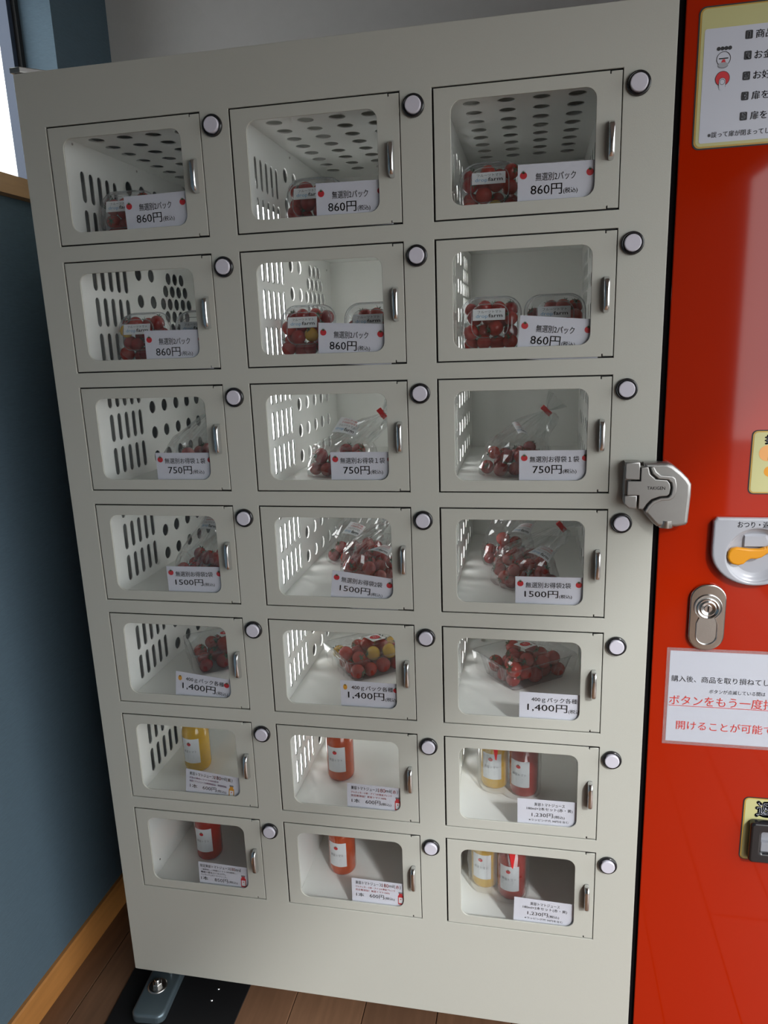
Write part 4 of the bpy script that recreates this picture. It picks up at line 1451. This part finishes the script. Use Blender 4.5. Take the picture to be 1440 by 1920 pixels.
    link('round_tomato_label', mb.mesh('round_tomato_label'), o, label='square white label with a red tomato')
    return o


A0 = math.degrees(math.atan2(0.415, -0.255)) - 90
tray400(2, 4, 0.440, 0.66, 38, 53, 'alone', ((0.004, 0.004), R_(10)), n=26)
tray400(1, 4, 0.452, 0.66, 38, 52, 'alone', ((0.010, 0.004), R_(10)), yel=(1, 4, 7, 9, 12), n=26)
tray400(0, 4, 0.440, 0.64, 34, 51, 'alone', ((0.000, 0.004), R_(15)), n=24)

# ------------------------------------------------------------------ juice bottles
BR = 0.0284


def bottle_me(jm):
    mb = MB()
    mb.lathe([(0.020, 0.0), (0.0245, 0.0012), (0.0272, 0.005), (BR, 0.012), (BR, 0.086), (0.0272, 0.094), (0.0232, 0.103), (0.0175, 0.110), (0.0150, 0.116), (0.0148, 0.128)], jm, n=36)
    return mb.mesh('bottle_body')


def cyl_label():
    mb = MB()
    hw, z0, z1 = R_(40), 0.024, 0.080
    N_ = 12
    rr_ = BR + 0.0003
    f = lambda a, z, d=0.0: ((rr_ + d) * sin(a), -(rr_ + d) * cos(a), z)
    vs = []
    for j in range(2):
        for i in range(N_ + 1):
            vs.append(f(-hw + 2 * hw * i / N_, z0 + j * (z1 - z0)))
    mb.add(vs, [(i, i + 1, i + N_ + 2, i + N_ + 1) for i in range(N_)], labelw, True)
    fn = lambda a, b: f(a / rr_, b, 0.0003)
    tomato_icon(mb, -0.002, 0.0680, 0.0046, 0, fn=fn, tall=0.85)
    put_text(mb, '美容トマト', -0.0155, 0.0135, 0.0480, 0.0545, inkgrey, fn=fn)
    mb.add([fn(-0.006, 0.0585), fn(0.006, 0.0585), fn(0.006, 0.0588), fn(-0.006, 0.0588)], [(0, 1, 2, 3)], inkgrey)
    for k in range(3):
        z = 0.0425 - k * 0.0035
        mb.add([fn(-0.007, z), fn(0.007, z), fn(0.007, z + 0.0004), fn(-0.007, z + 0.0004)], [(0, 1, 2, 3)], inkgrey)
    return mb.mesh('paper_label')


LB = cyl_label()
BM = {'red': bottle_me(juice_r), 'dark red': bottle_me(juice_d), 'yellow': bottle_me(juice_y)}
mb = MB()
mb.lathe([(0.0165, 0.1265), (0.0168, 0.128), (0.0168, 0.142), (0.0155, 0.144)], capw, n=32)
CAPM = mb.mesh('cap')


def bottle(c, r, x, y, colr, ang, extra=''):
    base = cell(c, r, x, y, -0.58) + Vector((0, 0, 0.0003))
    o = root('juice_bottle', '%s tomato juice bottle%s, %s door, %s' % (colr, extra, COLN[c], ROWN[r]), 'bottle', base, 'juice bottles', rot=(0, 0, R_(ang)))
    link('bottle_body', BM[colr], o)
    link('paper_label', LB, o)
    link('cap', CAPM, o)


bottle(0, 5, 0.281, 0.375, 'yellow', -2)
bottle(1, 5, 0.270, 0.410, 'red', -4)
bottle(0, 6, 0.311, 0.355, 'dark red', 0)
bottle(1, 6, 0.264, 0.355, 'red', -8)
bottle(2, 5, 0.262, 0.470, 'yellow', -10, ' in film')
bottle(2, 5, 0.445, 0.410, 'dark red', -18, ' in film')
bottle(2, 6, 0.205, 0.385, 'yellow', -12, ' in film')
bottle(2, 6, 0.375, 0.305, 'dark red', -8, ' in film')


def gift_film(c, r, pa, pb, seed):
    base = cell(c, r, (pa[0] + pb[0]) / 2, (pa[1] + pb[1]) / 2, -0.58)
    o = root('gift_wrap', 'clear film with red tie around two juice bottles, right door, %s' % ROWN[r], 'wrapping', base, 'clear gift wraps')
    pts = [Vector(((p[0]) * U, p[1] * U, 0)) for p in (pa, pb)]
    cen = (pts[0] + pts[1]) / 2
    pts = [p - cen for p in pts]
    mb = MB()
    NS = 44
    rings = []
    off = Vector((seed, seed * 2, 0))
    for z, k in ((0.0006, 0.97), (0.004, 1.06), (0.03, 1.05), (0.06, 1.07), (0.085, 1.04), (0.105, 0.92), (0.125, 0.70), (0.150, 0.38), (0.160, 0.12), (0.166, 0.30)):
        rg = []
        for i in range(NS):
            a = 2 * pi * i / NS
            d = Vector((cos(a), sin(a), 0))
            s = max(p.dot(d) for p in pts) * k + (BR + 0.0015) * (k if k > 0.4 else k)
            s *= 1 + 0.03 * noise.noise(Vector((cos(a) * 5, sin(a) * 5, z * 60)) + off) + 0.03 * (noise.noise(Vector((cos(a) * 12, sin(a) * 12, z * 40)) + off) if z > 0.01 else 0)
            rg.append(d * max(s, 0.003) + Vector((0, 0, z)))
        rings.append(rg)
    loft(mb, rings, film_m, smooth=False, cap0=False, cap1=False)
    link('film', mb.mesh('film'), o)
    mb = MB()
    q = Vector((-0.024 if r == 5 else 0.030, -0.045 if r == 5 else -0.050, 0.0905))
    mb.add([(q.x - 0.007, q.y, q.z + 0.030), (q.x + 0.006, q.y + 0.001, q.z + 0.030), (q.x + 0.001, q.y - 0.001, q.z - 0.006), (q.x - 0.0015, q.y - 0.0012, q.z - 0.004)], [(0, 3, 2, 1)], redtape)
    mb.add([(q.x - 0.007, q.y, q.z + 0.030), (q.x + 0.006, q.y + 0.001, q.z + 0.030), (0.006, -0.003, 0.158), (-0.006, -0.003, 0.158)], [(0, 1, 2, 3)], redtape)
    mb.lathe([(0.007, 0.154), (0.007, 0.162)], redtape, n=14)
    link('red_ribbon', mb.mesh('red_ribbon'), o, label='red ribbon tie')


gift_film(2, 5, (0.262, 0.470), (0.445, 0.410), 3.0)
gift_film(2, 6, (0.205, 0.385), (0.375, 0.305), 5.0)
